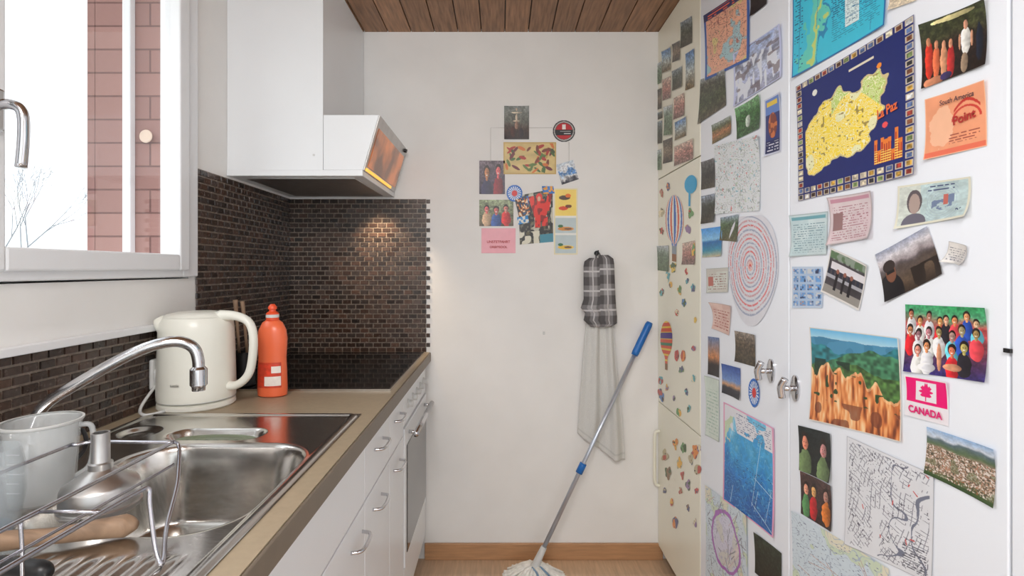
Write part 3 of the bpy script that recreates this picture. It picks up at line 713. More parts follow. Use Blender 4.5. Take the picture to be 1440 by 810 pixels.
def plane_pt(px, py, side):
    if side == 'R':
        Y = F*XR/(px-CX); return Vector((XR, Y, CAMZ-(py-CY)*Y/F))
    return Vector(((px-CX)*YB/F, YB, CAMZ-(py-CY)*YB/F))
NORM = {'R': Vector((-1, 0, 0)), 'B': Vector((0, -1, 0))}
cnt = [0]
def sheet_data(cor, fn, side, off, mask=None, curl=0.003, dens=1.0, seed=None):
    cnt[0] += 1
    rng = np.random.default_rng(cnt[0]*13+5 if seed is None else seed)
    P = [plane_pt(a, b_, side) for a, b_ in cor]
    Wp = max(math.dist(cor[0], cor[1]), math.dist(cor[3], cor[2])); Hp = max(math.dist(cor[0], cor[3]), math.dist(cor[1], cor[2]))
    W = int(min(250, max(8, Wp*1.3*dens))); H = int(min(300, max(8, Hp*1.3*dens)))
    u, v = np.meshgrid(np.linspace(0, 1, W), np.linspace(0, 1, H))
    img = fn(u, v, rng)
    gl_ = img.mean(-1, keepdims=True); img = gl_+(img-gl_)*1.12
    p = [np.array(q) for q in P]
    U = u[..., None]; Vv = v[..., None]
    pos = (p[0]*(1-U)+p[1]*U)*(1-Vv)+(p[3]*(1-U)+p[2]*U)*Vv
    c4 = rng.random(4)*curl
    lift = off+(c4[0]*(1-u)**4*(1-v)**4+c4[1]*u**4*(1-v)**4+c4[2]*u**4*v**4+c4[3]*(1-u)**4*v**4)*2+0.0006*np.sin(u*5+v*3+rng.random()*6)
    pos = pos+np.array(NORM[side])*np.maximum(lift, .0006)[..., None]
    idx = np.arange(W*H).reshape(H, W)
    q = np.stack([idx[:-1, :-1], idx[1:, :-1], idx[1:, 1:], idx[:-1, 1:]], -1)
    if mask is not None:
        mk = mask(u, v); keep = mk[:-1, :-1] & mk[1:, :-1] & mk[1:, 1:] & mk[:-1, 1:]; q = q[keep]
    return pos.reshape(-1, 3), q.reshape(-1, 4), np_lin(img).reshape(-1, 3)
def sheet(name, cor, fn, side='R', off=0.0016, mask=None, curl=0.003, dens=1.0, parent=None):
    v_, q, c = sheet_data(cor, fn, side, off, mask, curl, dens)
    return mesh(name, v_.tolist(), q.tolist(), M['print'], parent, smooth=True, cols=c)
def rc(x0, y0, x1, y1): return [(x0, y0), (x1, y0), (x1, y1), (x0, y1)]
def text(name, body, cor, u, v, h, mt, side='R', off=0.004, parent=None, tilt=0.0, sq=1.0, bold=.012):
    P = [plane_pt(a, b_, side) for a, b_ in cor]
    pos = (P[0]*(1-u)+P[1]*u)*(1-v)+(P[3]*(1-u)+P[2]*u)*v
    xa = ((P[1]-P[0])*(1-v)+(P[2]-P[3])*v).normalized(); n = NORM[side]; ya = n.cross(xa).normalized()
    cu = bpy.data.curves.new(name+'_crv', 'FONT'); cu.body = body; cu.size = h; cu.align_x = 'CENTER'; cu.align_y = 'CENTER'; cu.offset = h*bold
    tmp = bpy.data.objects.new(name+'_tmp', cu); sc.collection.objects.link(tmp)
    bpy.context.view_layer.update()
    me = bpy.data.meshes.new_from_object(tmp.evaluated_get(bpy.context.evaluated_depsgraph_get()))
    bpy.data.objects.remove(tmp)
    R3 = Matrix((xa*sq, ya, n)).transposed() @ Matrix.Rotation(tilt, 3, 'Z')
    Mx = Matrix.Translation(pos+n*off) @ R3.to_4x4()
    me.transform(Mx); me.materials.clear(); me.materials.append(mt)
    return link(bpy.data.objects.new(name, me), parent)
ink = lambda n, c: mat(n, c, 0.5, noise=0.03)
I_dark = ink('ink_dark', col(60, 44, 60)); I_or = ink('ink_orange', col(236, 110, 60)); I_pink = ink('ink_pink', col(228, 28, 118)); I_red = ink('ink_red', col(180, 44, 40)); I_blue = ink('ink_blue', col(50, 60, 110)); I_white = ink('ink_white', col(240, 240, 240))

# ---- door 3 (nearest)
c = [(1115, -75), (1248, -150), (1248, 35), (1117, 110)]
sheet('country_map', c, f_chile)
c = [(1122, 122), (1287, 20), (1290, 245), (1124, 283)]
o = sheet('illustrated_city_map', c, f_lapaz, dens=1.25)
text('map_title', 'La Paz', c, .82, .53, .025, I_or, parent=o, tilt=.1, sq=.8, bold=.03)
sheet('group_night_photo', [(1297, 35), (1390, -2), (1391, 90), (1299, 125)], photo([(0, (52, 58, 34)), (.3, (60, 62, 40)), (.5, (40, 28, 24)), (1, (30, 20, 16))],
      [(.5, .06, .34, .04, (210, 200, 150)), (.12, .62, .07, .3, (196, 60, 44)), (.12, .32, .035, .07, (196, 136, 104)), (.24, .66, .06, .26, (206, 110, 76)), (.24, .40, .032, .07, (200, 140, 110)), (.36, .7, .06, .24, (206, 150, 116)), (.36, .44, .032, .07, (205, 150, 120)), (.47, .72, .06, .25, (180, 50, 50)), (.47, .46, .032, .07, (196, 140, 110)),
       (.7, .50, .075, .20, (230, 228, 222)), (.70, .26, .035, .075, (200, 150, 125)), (.68, .84, .055, .16, (150, 130, 110)), (.61, .5, .02, .12, (196, 146, 118)), (.79, .5, .02, .12, (196, 146, 118)), (.9, .6, .05, .3, (24, 30, 44)), (.2, .95, .16, .07, (190, 130, 100)), (.4, .93, .1, .06, (60, 50, 90))], nz=.5), dens=1.3)
sheet('beige_postcard', [(1252, -20), (1292, -40), (1292, 0), (1252, 14)], photo([(0, (170, 160, 140)), (1, (226, 212, 190))]))
c = [(1302, 140), (1389, 112), (1389, 205), (1303, 225)]
o = sheet('travel_flyer', c, f_southam)
text('flyer_title', 'South America', c, .56, .15, .0115, I_dark, parent=o, sq=.9)
text('flyer_logo', 'Point', c, .68, .48, .019, I_red, parent=o, tilt=.12, bold=.03)
c = [(1265, 262), (1368, 248), (1366, 304), (1262, 322)]
o = sheet('banknote', c, f_note, curl=.006, dens=1.3); text('value', '200', c, .9, .82, .013, I_blue, parent=o)
c = [(1169, 278), (1229, 268), (1228, 335), (1168, 345)]
sheet('visa_document', c, f_card((220, 206, 208), (170, 120, 130), 13, (196, 150, 164), (150, 120, 120)), curl=.006, dens=1.3)
sheet('receipt_card', [(1114, 303), (1165, 297), (1164, 358), (1114, 361)], f_card((210, 224, 226), (120, 150, 160), 12, (120, 170, 180)), curl=.005, dens=1.3)
sheet('small_paper_label', [(1338, 339), (1364, 346), (1359, 374), (1331, 368)], f_card((222, 218, 214), (110, 110, 120), 6), curl=.006, dens=1.4)
sheet('train_photo', [(1170, 348), (1223, 373), (1210, 437), (1157, 410)], f_train, dens=1.3)
sheet('portrait_photo', [(1233, 358), (1306, 318), (1328, 385), (1248, 425)], f_man, dens=1.3)
sheet('contact_sheet_card', rc(1115, 375, 1158, 433), f_bluegrid, dens=1.4)
R = random.Random(4); bl = []
def person(x_, y_, s, shirt, hair=(40, 28, 24)):
    sk_ = tuple(q*R.uniform(.7, 1.1) for q in SKIN)
    return [(x_, y_+s*3.6, s*1.25, s*2.6, shirt), (x_, y_+s*1.2, s*.3, s*.4, sk_), (x_, y_-s*.25, s*.72, s*1.15, hair), (x_, y_+s*.12, s*.56, s*.92, sk_),
            (x_-s*.2, y_, s*.1, s*.1, (46, 30, 26)), (x_+s*.2, y_, s*.1, s*.1, (46, 30, 26)), (x_, y_+s*.5, s*.24, s*.1, (236, 226, 220))]
SH = [(236, 236, 238), (206, 44, 54), (50, 84, 170), (244, 244, 240), (40, 36, 44), (110, 190, 206), (230, 230, 234), (214, 80, 90)]
for k in range(8): bl += person(.10+.115*k+R.uniform(-.03, .03), .17+R.uniform(-.05, .07), .055, SH[(k*3) % 8])
for k in range(7): bl += person(.07+.14*k+R.uniform(-.05, .05), .38+R.uniform(-.06, .07), .062, SH[(k*5+1) % 8])
for k in range(4): bl += person(.16+.2*k+R.uniform(-.06, .06), .60+R.uniform(-.05, .07), .068, SH[(k*3+3) % 8])
bl += [(.46, .72, .03, .2, (205, 150, 120)), (.62, .86, .12, .05, (205, 150, 120)), (.3, .9, .12, .06, (236, 236, 240))]
sheet('group_photo', [(1275, 428), (1390, 433), (1390, 538), (1274, 522)], photo([(0, (60, 150, 96)), (.15, (90, 160, 120)), (.3, (200, 90, 90)), (.6, (110, 60, 70)), (1, (60, 50, 110))], bl, nz=.3), dens=1.6)
sheet('canyon_photo', [(1142, 460), (1267, 475), (1270, 622), (1141, 590)], f_canyon, dens=1.4)
c = [(1275, 527), (1336, 537), (1335, 600), (1274, 583)]
o = sheet('flag_sticker', c, f_canada, dens=1.5); text('flag_text', 'CANADA', c, .5, .81, .0165, I_pink, parent=o, bold=.035)
sheet('city_aerial_photo', [(1306, 600), (1402, 632), (1401, 715), (1303, 665)], f_city, dens=1.5)
sheet('couple_photo', [(1125, 598), (1170, 610), (1170, 680), (1125, 661)], people(2, (34, 40, 40), 3, hs=.15, shirts=[(30, 32, 40), (110, 130, 90)]), dens=1.5)
sheet('couple_photo', [(1127, 662), (1171, 683), (1171, 748), (1127, 722)], people(3, (80, 60, 58), 5, hs=.12), dens=1.5)
sheet('street_map', [(1192, 613), (1315, 668), (1312, 822), (1190, 765)], f_streets, dens=1.5)
sheet('road_map', [(1115, 718), (1252, 800), (1252, 960), (1116, 850)], f_palemap, dens=1.2)
# ---- door 2
sheet('regional_map', [(992, 22), (1055, -22), (1055, 84), (993, 113)], f_peachmap, dens=1.4)
sheet('dark_photo', [(1056, -18), (1080, -38), (1080, 5), (1057, 23)], photo([(0, (70, 66, 60)), (1, (36, 34, 40))]))
sheet('waterfall_photo', [(1032, 76), (1100, 33), (1101, 108), (1034, 150)], f_falls, dens=1.3)
sheet('ruins_photo', [(986, 112), (1020, 97), (1022, 148), (982, 175)], photo([(0, (160, 166, 170)), (.2, (86, 86, 74)), (.6, (66, 74, 52)), (1, (96, 90, 78))], nz=.5), dens=1.3)
sheet('village_photo', [(1002, 176), (1029, 162), (1029, 188), (1002, 203)], photo([(0, (170, 180, 180)), (.3, (90, 96, 66)), (.6, (170, 120, 86)), (1, (110, 100, 70))], nz=.4), dens=1.4)
sheet('jungle_photo', [(1036, 153), (1070, 132), (1070, 180), (1037, 196)], photo([(0, (120, 160, 120)), (.4, (60, 100, 56)), (1, (70, 96, 70))], [(.5, .6, .1, .2, (190, 200, 190))], nz=.5), dens=1.4)
sheet('souvenir_ticket', [(1076, 141), (1099, 129), (1099, 213), (1077, 220)], f_ticket, dens=1.5)
sheet('cartoon_map', [(1006, 205), (1070, 190), (1070, 296), (1008, 301)], f_cartoon, curl=.006, dens=1.4)
sheet('evening_photo', [(987, 228), (1006, 222), (1006, 263), (987, 267)], photo([(0, (110, 110, 112)), (.5, (50, 50, 50)), (1, (80, 76, 66))], nz=.5), dens=1.5)
sheet('hillside_photo', [(987, 276), (1006, 272), (1006, 312), (987, 315)], photo([(0, (150, 160, 176)), (.4, (50, 56, 50)), (1, (60, 54, 44))], nz=.5), dens=1.5)
sheet('mountain_photo', [(1015, 306), (1040, 301), (1038, 340), (1013, 338)], photo([(0, (160, 175, 190)), (.35, (76, 96, 70)), (1, (90, 84, 60))], nz=.4), dens=1.4)
sheet('beach_photo', [(988, 322), (1016, 318), (1016, 360), (989, 362)], photo([(0, (80, 154, 224)), (.4, (150, 204, 240)), (.5, (40, 110, 170)), (.75, (60, 140, 170)), (1, (200, 190, 160))], wob=.08, nz=.1), dens=1.4)
sheet('small_drawing', [(994, 378), (1025, 376), (1025, 411), (995, 412)], f_card((222, 224, 216), (150, 110, 100), 7, None, (190, 120, 110)), dens=1.4)
sheet('round_spiral_print', [(1022, 306), (1100, 300), (1100, 462), (1026, 462)], f_spiral, mask=m_spiral, dens=1.5, curl=.001)
sheet('torn_pink_note', [(1003, 425), (1030, 430), (1026, 472), (1004, 462)], f_card((226, 200, 190), (170, 100, 90), 7), curl=.008, dens=1.4)
sheet('sunset_photo', [(996, 473), (1012, 475), (1012, 531), (997, 526)], photo([(0, (110, 130, 170)), (.5, (200, 136, 90)), (.7, (50, 40, 40)), (1, (40, 34, 34))], nz=.2), dens=1.4)
sheet('forest_photo', [(1035, 465), (1063, 471), (1063, 516), (1035, 508)], photo([(0, (150, 140, 130)), (.35, (84, 72, 58)), (1, (70, 62, 48))], nz=.5), dens=1.4)
sheet('dusk_photo', [(1016, 511), (1042, 518), (1042, 563), (1017, 552)], photo([(0, (50, 80, 150)), (.5, (120, 150, 200)), (.66, (210, 160, 120)), (.76, (50, 50, 60)), (1, (36, 36, 44))], wob=.1, nz=.1), dens=1.4)
sheet('round_pin_badge', [(1053, 530), (1070, 534), (1069, 576), (1053, 570)], f_bluedisc, mask=m_disc, dens=1.5)
sheet('green_leaflet', [(993, 528), (1012, 534), (1012, 622), (994, 612)], f_card((222, 231, 222), (170, 194, 180), 12), dens=1.3)
sheet('coast_map', [(1018, 565), (1090, 602), (1090, 757), (1018, 702)], f_ocean, dens=1.4)
sheet('contour_map', [(993, 682), (1052, 725), (1052, 880), (994, 810)], f_purplemap, dens=1.3)
sheet('night_photo', [(1062, 748), (1100, 778), (1100, 840), (1063, 805)], photo([(0, (50, 60, 50)), (1, (30, 34, 30))], nz=.5))
# ---- far cream door: small photo prints
pals = [[(0, (150, 160, 170)), (.4, (90, 96, 86)), (1, (76, 70, 60))], [(0, (90, 130, 180)), (.5, (180, 190, 190)), (1, (110, 90, 60))], [(0, (80, 78, 76)), (.5, (140, 124, 106)), (1, (64, 58, 56))], [(0, (190, 195, 200)), (.4, (120, 136, 116)), (1, (100, 116, 90))], [(0, (210, 190, 176)), (.5, (180, 134, 124)), (1, (130, 110, 106))]]
VV = []; QQ = []; CCc = []
def acc(cor, fn, mask=None, off=.0014, dens=1.6, curl=0.002):
    a, q, c_ = sheet_data(cor, fn, 'R', off, mask, curl, dens); n = sum(len(t) for t in VV)
    VV.append(a); QQ.append(q+n); CCc.append(c_)
sm = [(958, 32, 974, 22, 38), (931, 72, 944, 65, 34), (946, 62, 957, 56, 28), (921, 92, 931, 86, 30), (932, 112, 944, 106, 32), (946, 100, 960, 92, 30), (965, 76, 977, 68, 54), (920, 128, 931, 123, 30), (934, 150, 946, 146, 44),
      (948, 138, 963, 130, 32), (921, 172, 932, 168, 34), (949, 172, 966, 163, 28), (933, 198, 946, 193, 34), (921, 212, 931, 209, 30), (948, 206, 976, 194, 30), (922, 160, 932, 156, 10)]
for i, (a, b_, c_, d_, h_) in enumerate(sm): acc([(a, b_), (c_, d_), (c_, d_+h_), (a, b_+h_*.95)], photo(pals[i % 5], nz=.5, rim=(214, 212, 200) if i % 3 else None))
acc([(925, 346), (941, 345), (941, 382), (925, 380)], photo(pals[3], nz=.3)); acc([(960, 342), (978, 338), (978, 372), (960, 372)], photo(pals[4], nz=.4))
mesh('small_photo_collage', np.concatenate(VV).tolist(), np.concatenate(QQ).tolist(), M['print'], smooth=True, cols=np.concatenate(CCc))
# stickers
VV = []; QQ = []; CCc = []
R = random.Random(11)
def stick(px, py, s):
    base = R.choice([(120, 160, 110), (226, 150, 90), (110, 146, 196), (206, 96, 90), (232, 204, 110), (160, 136, 170), (150, 124, 100), (120, 184, 190), (200, 190, 160)]); b2 = R.choice([(240, 230, 200), (236, 190, 100), (90, 110, 80), (190, 100, 90), (110, 110, 140)])
    ph = R.random()*6; l2 = R.choice([2, 3]); a1, a2, a3 = R.uniform(.0, .06), R.uniform(.0, .1), R.uniform(0, .05)
    def fn(u, v, rng):
        img = A3(base, u); img[vn(u, v, 5, 5, rng) > .55] = b2; img[vn(u, v, 7, 7, rng) > .85] = (90, 76, 66); return img
    def mk(u, v):
        a = np.arctan2(v-.5, u-.5); return np.hypot(u-.5, v-.5) < .30+a1*np.cos(a+ph)+a2*np.cos(l2*a+ph*2)+a3*np.cos(5*a+ph)
    t = R.uniform(-.5, .5); k = R.uniform(.4, .62); ca, sa = math.cos(t)*s*.5, math.sin(t)*s*.5
    acc([(px-ca*k+sa*k, py-ca-sa), (px+ca*k+sa*k, py-ca+sa), (px+ca*k-sa*k, py+ca+sa), (px-ca*k-sa*k, py+ca-sa)], fn, mk, dens=2.2, curl=0)
for (px, py) in [(931, 272), (940, 262), (930, 300), (931, 325), (968, 322), (975, 350), (947, 376), (932, 410), (943, 400), (956, 408), (966, 382), (962, 425), (975, 405), (930, 412), (952, 440), (938, 545), (948, 560), (966, 552), (975, 532), (958, 520), (930, 535), (961, 500), (976, 490), (952, 500),
                 (978, 450), (969, 575), (955, 580), (940, 388), (967, 395), (930, 555), (972, 300)]:
    stick(px, py, R.uniform(14, 28))
for (px, py) in [(950, 625), (962, 630), (978, 634), (935, 640), (956, 652), (972, 645), (982, 660), (940, 665), (960, 668), (968, 682), (957, 690), (980, 690), (945, 705), (968, 714), (978, 735), (935, 690), (950, 735), (984, 630)]:
    stick(px, py, R.uniform(14, 30))
mesh('sticker_collection', np.concatenate(VV).tolist(), np.concatenate(QQ).tolist(), M['print'], smooth=True, cols=np.concatenate(CCc))
sheet('hot_air_balloon_sticker', [(936, 276), (962, 272), (962, 372), (936, 366)], f_bigballoon, mask=m_balloon, dens=2, curl=0)
sheet('hot_air_balloon_sticker', [(929, 452), (946, 450), (946, 524), (929, 518)], f_balloon2, mask=m_balloon, dens=2, curl=0)
sheet('tree_sticker', [(963, 248), (981, 244), (981, 290), (963, 290)], lambda u, v, rng: A3((60, 170, 215), u), mask=lambda u, v: (np.hypot((u-.5)/.5, (v-.3)/.3) < 1) | ((np.abs(u-.4) < .09) & (v > .3)), dens=2, curl=0)

# ---- back wall collage
def B(name, cor, fn, **k):
    k.setdefault('off', .0009); k.setdefault('curl', .0015)
    return sheet(name, cor, fn, side='B', dens=1.6, **k)
B('monument_photo', rc(709, 149, 744, 196), photo([(0, (130, 134, 130)), (.45, (104, 104, 96)), (.7, (70, 52, 44)), (1, (44, 32, 30))], [(.5, .35, .04, .12, (206, 190, 170)), (.5, .20, .22, .022, (210, 196, 176)), (.5, .11, .035, .045, (190, 170, 150)), (.5, .45, .14, .03, (196, 180, 160)), (.5, .58, .07, .12, (150, 120, 104)), (.36, .78, .1, .16, (70, 40, 34)), (.68, .8, .1, .14, (50, 36, 40))], nz=.3))
B('round_badge', rc(777, 169, 809, 200), f_badge, mask=m_disc, off=.002)
c = rc(708, 200, 782, 245); B('botanical_postcard', c, f_postcard)
R = random.Random(9)
B('friends_photo', rc(674, 226, 710, 273), photo([(0, (110, 96, 104)), (1, (60, 50, 70))], person(.3, .35, .17, (60, 56, 84))+person(.74, .3, .15, (130, 44, 54)), nz=.4))
B('folded_photo', [(782, 232), (806, 225), (814, 252), (790, 260)], photo([(0, (205, 215, 226)), (.35, (226, 228, 232)), (.5, (70, 120, 180)), (.7, (226, 226, 226)), (1, (50, 50, 60))], wob=.6, nz=.3))
B('round_decal', rc(712, 260, 735, 284), f_bluedisc, mask=m_disc, off=.003)
B('family_photo', rc(674, 281, 722, 318), photo([(0, (150, 160, 130)), (.5, (120, 126, 100)), (1, (90, 76, 60))], person(.22, .35, .11, (200, 170, 140))+person(.5, .4, .12, (60, 90, 150))+person(.78, .33, .11, (200, 60, 60)), nz=.4))
B('figurine_collage', [(729, 275), (777, 266), (778, 340), (731, 344)], f_red)
B('small_deco_card', [(724, 281), (740, 276), (746, 300), (730, 306)], f_deco, off=.003)
B('small_blue_sticker', [(762, 262), (778, 262), (780, 272), (764, 273)], lambda u, v, rng: np.where((vn(u, v, 5, 3, rng) > .5)[..., None], A3((50, 120, 190), u), A3((226, 160, 60), u)), off=.003)
B('small_blue_sticker', [(727, 306), (742, 303), (744, 313), (729, 316)], lambda u, v, rng: np.where((vn(u, v, 5, 3, rng) > .5)[..., None], A3((60, 140, 200), u), A3((226, 226, 220), u)), off=.003)
B('sticker_strip', rc(779, 265, 812, 358), f_yellow)
c = rc(677, 321, 725, 356); o = B('pink_note', c, lambda u, v, rng: A3((240, 178, 188), u)); text('note_text', 'UNSTETFAHRT', c, .5, .55, .016, I_red, 'B', parent=o); text('note_text_b', 'ORBITSOOL', c, .5, .76, .015, I_red, 'B', parent=o)
wm = mat('string_grey', col(170, 168, 160), 0.7, noise=.05)
def bw(px, py, o_=.003): p = plane_pt(px, py, 'B'); return (p.x, p.y-o_, p.z)
tubes('collage_string', [([bw(690, 226), bw(690, 180), bw(709, 180)], .0006, dict(seg=4, sub=1)), ([bw(744, 180), bw(777, 180)], .0006, dict(seg=4, sub=1)), ([bw(800, 200), bw(800, 226)], .0006, dict(seg=4, sub=1))], wm)
box('wall_plug', .195, .205, YB-.004, YB, 1.035, 1.05, M['plug'], bevel=.001)

# ------------------------------------------------------------------ oven mitt, towel, hook
hk = root('wall_hook')
hp = Vector(bw(839, 356, 0))
tubes('hook', [([(hp.x, YB, hp.z), (hp.x, YB-.02, hp.z-.004), (hp.x, YB-.034, hp.z-.004), (hp.x, YB-.038, hp.z+.012)], .003, dict(seg=8))], M['black'], hk)
lathe('plate', [(.012, 0), (.011, .004), (0, .004)], (hp.x, YB, hp.z), M['black'], hk, rot=Matrix.Rotation(math.pi/2, 3, 'X'), seg=16)
# towel
nu, nv = 100, 90
V = []; Fc = []; Cc = []
for j in range(nv):
    t = j/(nv-1)
    zt = 1.34-(445-CY)/304
    for i in range(nu):
        s_ = i/(nu-1)
        lx = np.interp(t, [0, .12, .35, .7, 1], [824, 822, 819, 815, 812]); rx = np.interp(t, [0, .12, .35, .7, 1], [860, 862, 866, 874, 878])
        px = lx+(rx-lx)*s_; zb = 1.34-((608+36*min(1, s_*1.3))-CY)/304
        fold = math.sin(s_*12+t*1.2+.6)*.012*(.6+.5*t)+math.sin(s_*27+1+t)*.004
        V.append(((px-CX)*YB/F, YB-.026+fold-.003*(1-t), zt+(zb-zt)*t)); g_ = 1.0 if not (.955 < t < .965) else .82
        Cc.append((lin(214)*g_, lin(213)*g_, lin(209)*g_))
for j in range(nv-1):
    for i in range(nu-1): a = j*nu+i; Fc.append((a, a+1, a+nu+1, a+nu))
tw = mesh('hanging_towel', V, Fc, M['vcol'], smooth=True, cols=Cc)
md = tw.modifiers.new('s', 'SOLIDIFY'); md.thickness = .003
# mitt
nu, nv = 60, 90; V = []; Fc = []; Cc = []
for side in (1, -1):
    for j in range(nv):
        t = j/(nv-1)
        lx = np.interp(t, [0, .05, .12, .6, .72, .8, .9, 1], [826, 819, 818, 818, 814, 820, 818, 828]); rx = np.interp(t, [0, .05, .12, .6, .75, .85, .95, 1], [852, 859, 860, 862, 863, 864, 864, 856])
        for i in range(nu):
            s_ = i/(nu-1); px = lx+(rx-lx)*s_; py = 363+95*t+(-4 if s_ > .5 else 0)*(1-t)
            th = .019*(max(0, 1-(2*s_-1)**4))**.5*(max(0, 1-(2*t-1)**6))**.5*(1+.15*math.sin(t*17+s_*4))
            if t > .68: th *= 1+.25*math.sin(s_*22)
            V.append(((px-CX)*YB/F, YB-.054-side*th, 1.34-(py-CY)/304))
            a = (s_*2.2+.1) % 1; b_ = (t*3.6) % 1; g_ = 160
            if a < .45: g_ -= 36
            if b_ < .45: g_ -= 36
            if abs(a-.72) < .04 or abs(b_-.72) < .04: g_ = 205
            Cc.append((lin(g_), lin(g_-3), lin(g_-2)))
    off = 0 if side == 1 else nu*nv
    for j in range(nv-1):
        for i in range(nu-1):
            a = off+j*nu+i; q = (a, a+1, a+nu+1, a+nu); Fc.append(q if side == 1 else q[::-1])
om = root('oven_mitt')
mesh('padded_body', V, Fc, M['vcol'], om, smooth=True, cols=Cc)
tubes('loop', [([(hp.x-.012, YB-.05, hp.z-.035), (hp.x-.008, YB-.034, hp.z-.006), (hp.x, YB-.03, hp.z+.004), (hp.x+.008, YB-.034, hp.z-.006), (hp.x+.014, YB-.05, hp.z-.035)], .003, dict(seg=8))], mat('loop_grey', col(90, 90, 92), .9, noise=.1), om)

# ------------------------------------------------------------------ mop
mp_ = root('floor_mop')
top = Vector((0.676, 2.355, 1.095)); bot = Vector((0.157, 2.24, 0.075))
dr = (bot-top)
tube('pole', [top+dr*.1, bot], .0095, M['pole'], mp_, sub=1, seg=16)
tube('blue_grip', [top, top+dr*.01, top+dr*.13, top+dr*.14], .0, M['blue'], mp_, sub=2, seg=16, rs=[.010, .0165, .0165, .0125])
tube('blue_joint', [top+dr*.60, top+dr*.61, top+dr*.64], .0155, M['blue'], mp_, sub=1, seg=16)
tube('socket', [top+dr*.94, bot, bot+Vector((-.01, 0, -.03))], .0, M['plug'], mp_, sub=2, seg=16, rs=[.013, .017, .026])
R = random.Random(5); ls = []
mc = bot+Vector((-.012, 0, -.03)); colsM = []
for k in range(130):
    a = R.random()*2*math.pi; L = R.uniform(.07, .135); lx = math.cos(a)*L*1.0; ly = math.sin(a)*L*.75
    if mc.y+ly > 2.37: ly = 2.37-mc.y
    zE = R.uniform(.0075, .02)
    ls.append(([(mc.x+lx*.1, mc.y+ly*.1, .055), (mc.x+lx*.45, mc.y+ly*.5, .045+R.uniform(-.006, .012)), (mc.x+lx*.85, mc.y+ly*.85, .022), (mc.x+lx*1.05, mc.y+ly, zE)], .0065, dict(seg=6, sub=3)))
tubes('mop_strands', ls, mat('mop_cotton', col(240, 238, 232), .95, noise=.15, nscale=60), mp_)
tubes('blue_strands', [([(mc.x-.01, mc.y-.02, .062), (mc.x+.01, mc.y-.06, .056), (mc.x+.02, mc.y-.10, .025)], .004, dict(seg=6)), ([(mc.x+.02, mc.y, .06), (mc.x+.06, mc.y-.05, .045), (mc.x+.08, mc.y-.07, .02)], .004, dict(seg=6))], mat('mop_blue_cotton', col(130, 160, 190), .95, noise=.15), mp_)

# ------------------------------------------------------------------ kettle
kt = root('electric_kettle'); KX, KY = -0.862, 1.475; KZ = CT
lathe('power_base', [(.095, 0), (.099, .004), (.098, .014), (.09, .019), (0, .019)], (KX, KY, KZ), M['kettle'], kt)
lathe('body', [(.09, .02), (.0985, .024), (.1, .04), (.0985, .10), (.0965, .17), (.095, .215), (.092, .236), (.084, .250)], (KX, KY, KZ), M['kettle'], kt, seg=64)
lathe('lid', [(.084, .2505), (.076, .258), (.05, .264), (.02, .266), (0, .266)], (KX, KY, KZ), M['kettle'], kt, cap=False)
lathe('base_seam', [(.0993, .0225), (.0997, .0245)], (KX, KY, KZ), M['plug'], kt, cap=False)
tube('handle', [(KX+.07, KY-.01, 1.208), (KX+.115, KY-.012, 1.207), (KX+.152, KY-.013, 1.190), (KX+.166, KY-.014, 1.15), (KX+.163, KY-.014, 1.085), (KX+.150, KY-.013, 1.04), (KX+.118, KY-.012, 1.013), (KX+.075, KY-.01, 1.012)], .0125, M['kettle'], kt, seg=14, rs=[.016, .0125, .011, .011, .011, .011, .0115, .014], flat=1.25)
tube('spout', [(KX-.05, KY-.03, KZ+.20), (KX-.073, KY-.04, KZ+.235), (KX-.082, KY-.042, KZ+.249)], .02, M['kettle'], kt, seg=16, rs=[.03, .022, .014])
lathe('cover_button', [(.014, 0), (.013, .006), (0, .007)], (KX+.06, KY, KZ+.257), M['kettle'], kt, seg=20)
text('brand_mark', 'kettle', [(0, 0), (1, 0), (1, 1), (0, 1)], 0, 0, .010, M['alu'], 'B', parent=kt)
bm_ = bpy.data.objects['brand_mark']; p0 = plane_pt(0, 0, 'B'); bm_.location = (KX-p0.x, KY-.0995-p0.y, KZ+.075-p0.z)
tube('white_cord', [(KX-.03, KY-.09, KZ+.006), (KX-.06, KY-.13, KZ+.006), (KX-.09, KY-.10, KZ+.02), (XL+.02, KY-.02, 1.03)], .004, M['plug'], kt)

# bottle
bt = root('dish_soap_bottle'); bx, by = -.692, 1.575
lathe('body', [(.036, 0), (.043, .004), (.0445, .02), (.043, .08), (.041, .115), (.043, .15), (.044, .175), (.041, .20), (.030, .222), (.0165, .232)], (bx, by, CT), M['orange'], bt, sy=.7)
lathe('cap', [(.0185, .230), (.0185, .250), (.014, .254), (.011, .256)], (bx, by, CT), M['red'], bt)
lathe('nozzle', [(.010, .256), (.009, .262), (.0125, .263), (.0125, .27), (.006, .278), (0, .278)], (bx, by, CT), M['red'], bt, cap=False)
lathe('white_ring', [(.0192, .238), (.0192, .247)], (bx, by, CT), M['plug'], bt)
M['label'] = mat('label_white', col(244, 234, 226), .4, noise=.1, nscale=60)
lathe('label', [(.0449, .03), (.0438, .085), (.0427, .105)], (bx, by, CT), mat('label_red', col(222, 70, 44), .4, noise=.3, nscale=55), bt, sy=.72, a0=-2.5, a1=-.65, seg=20)
lathe('label_white', [(.0455, .036), (.0449, .064)], (bx, by, CT), M['label'], bt, sy=.73, a0=-1.8, a1=-.7, seg=16)
lathe('label_band', [(.0449, .074), (.0440, .094)], (bx, by, CT), M['label'], bt, sy=.73, a0=-1.35, a1=-.7, seg=10)
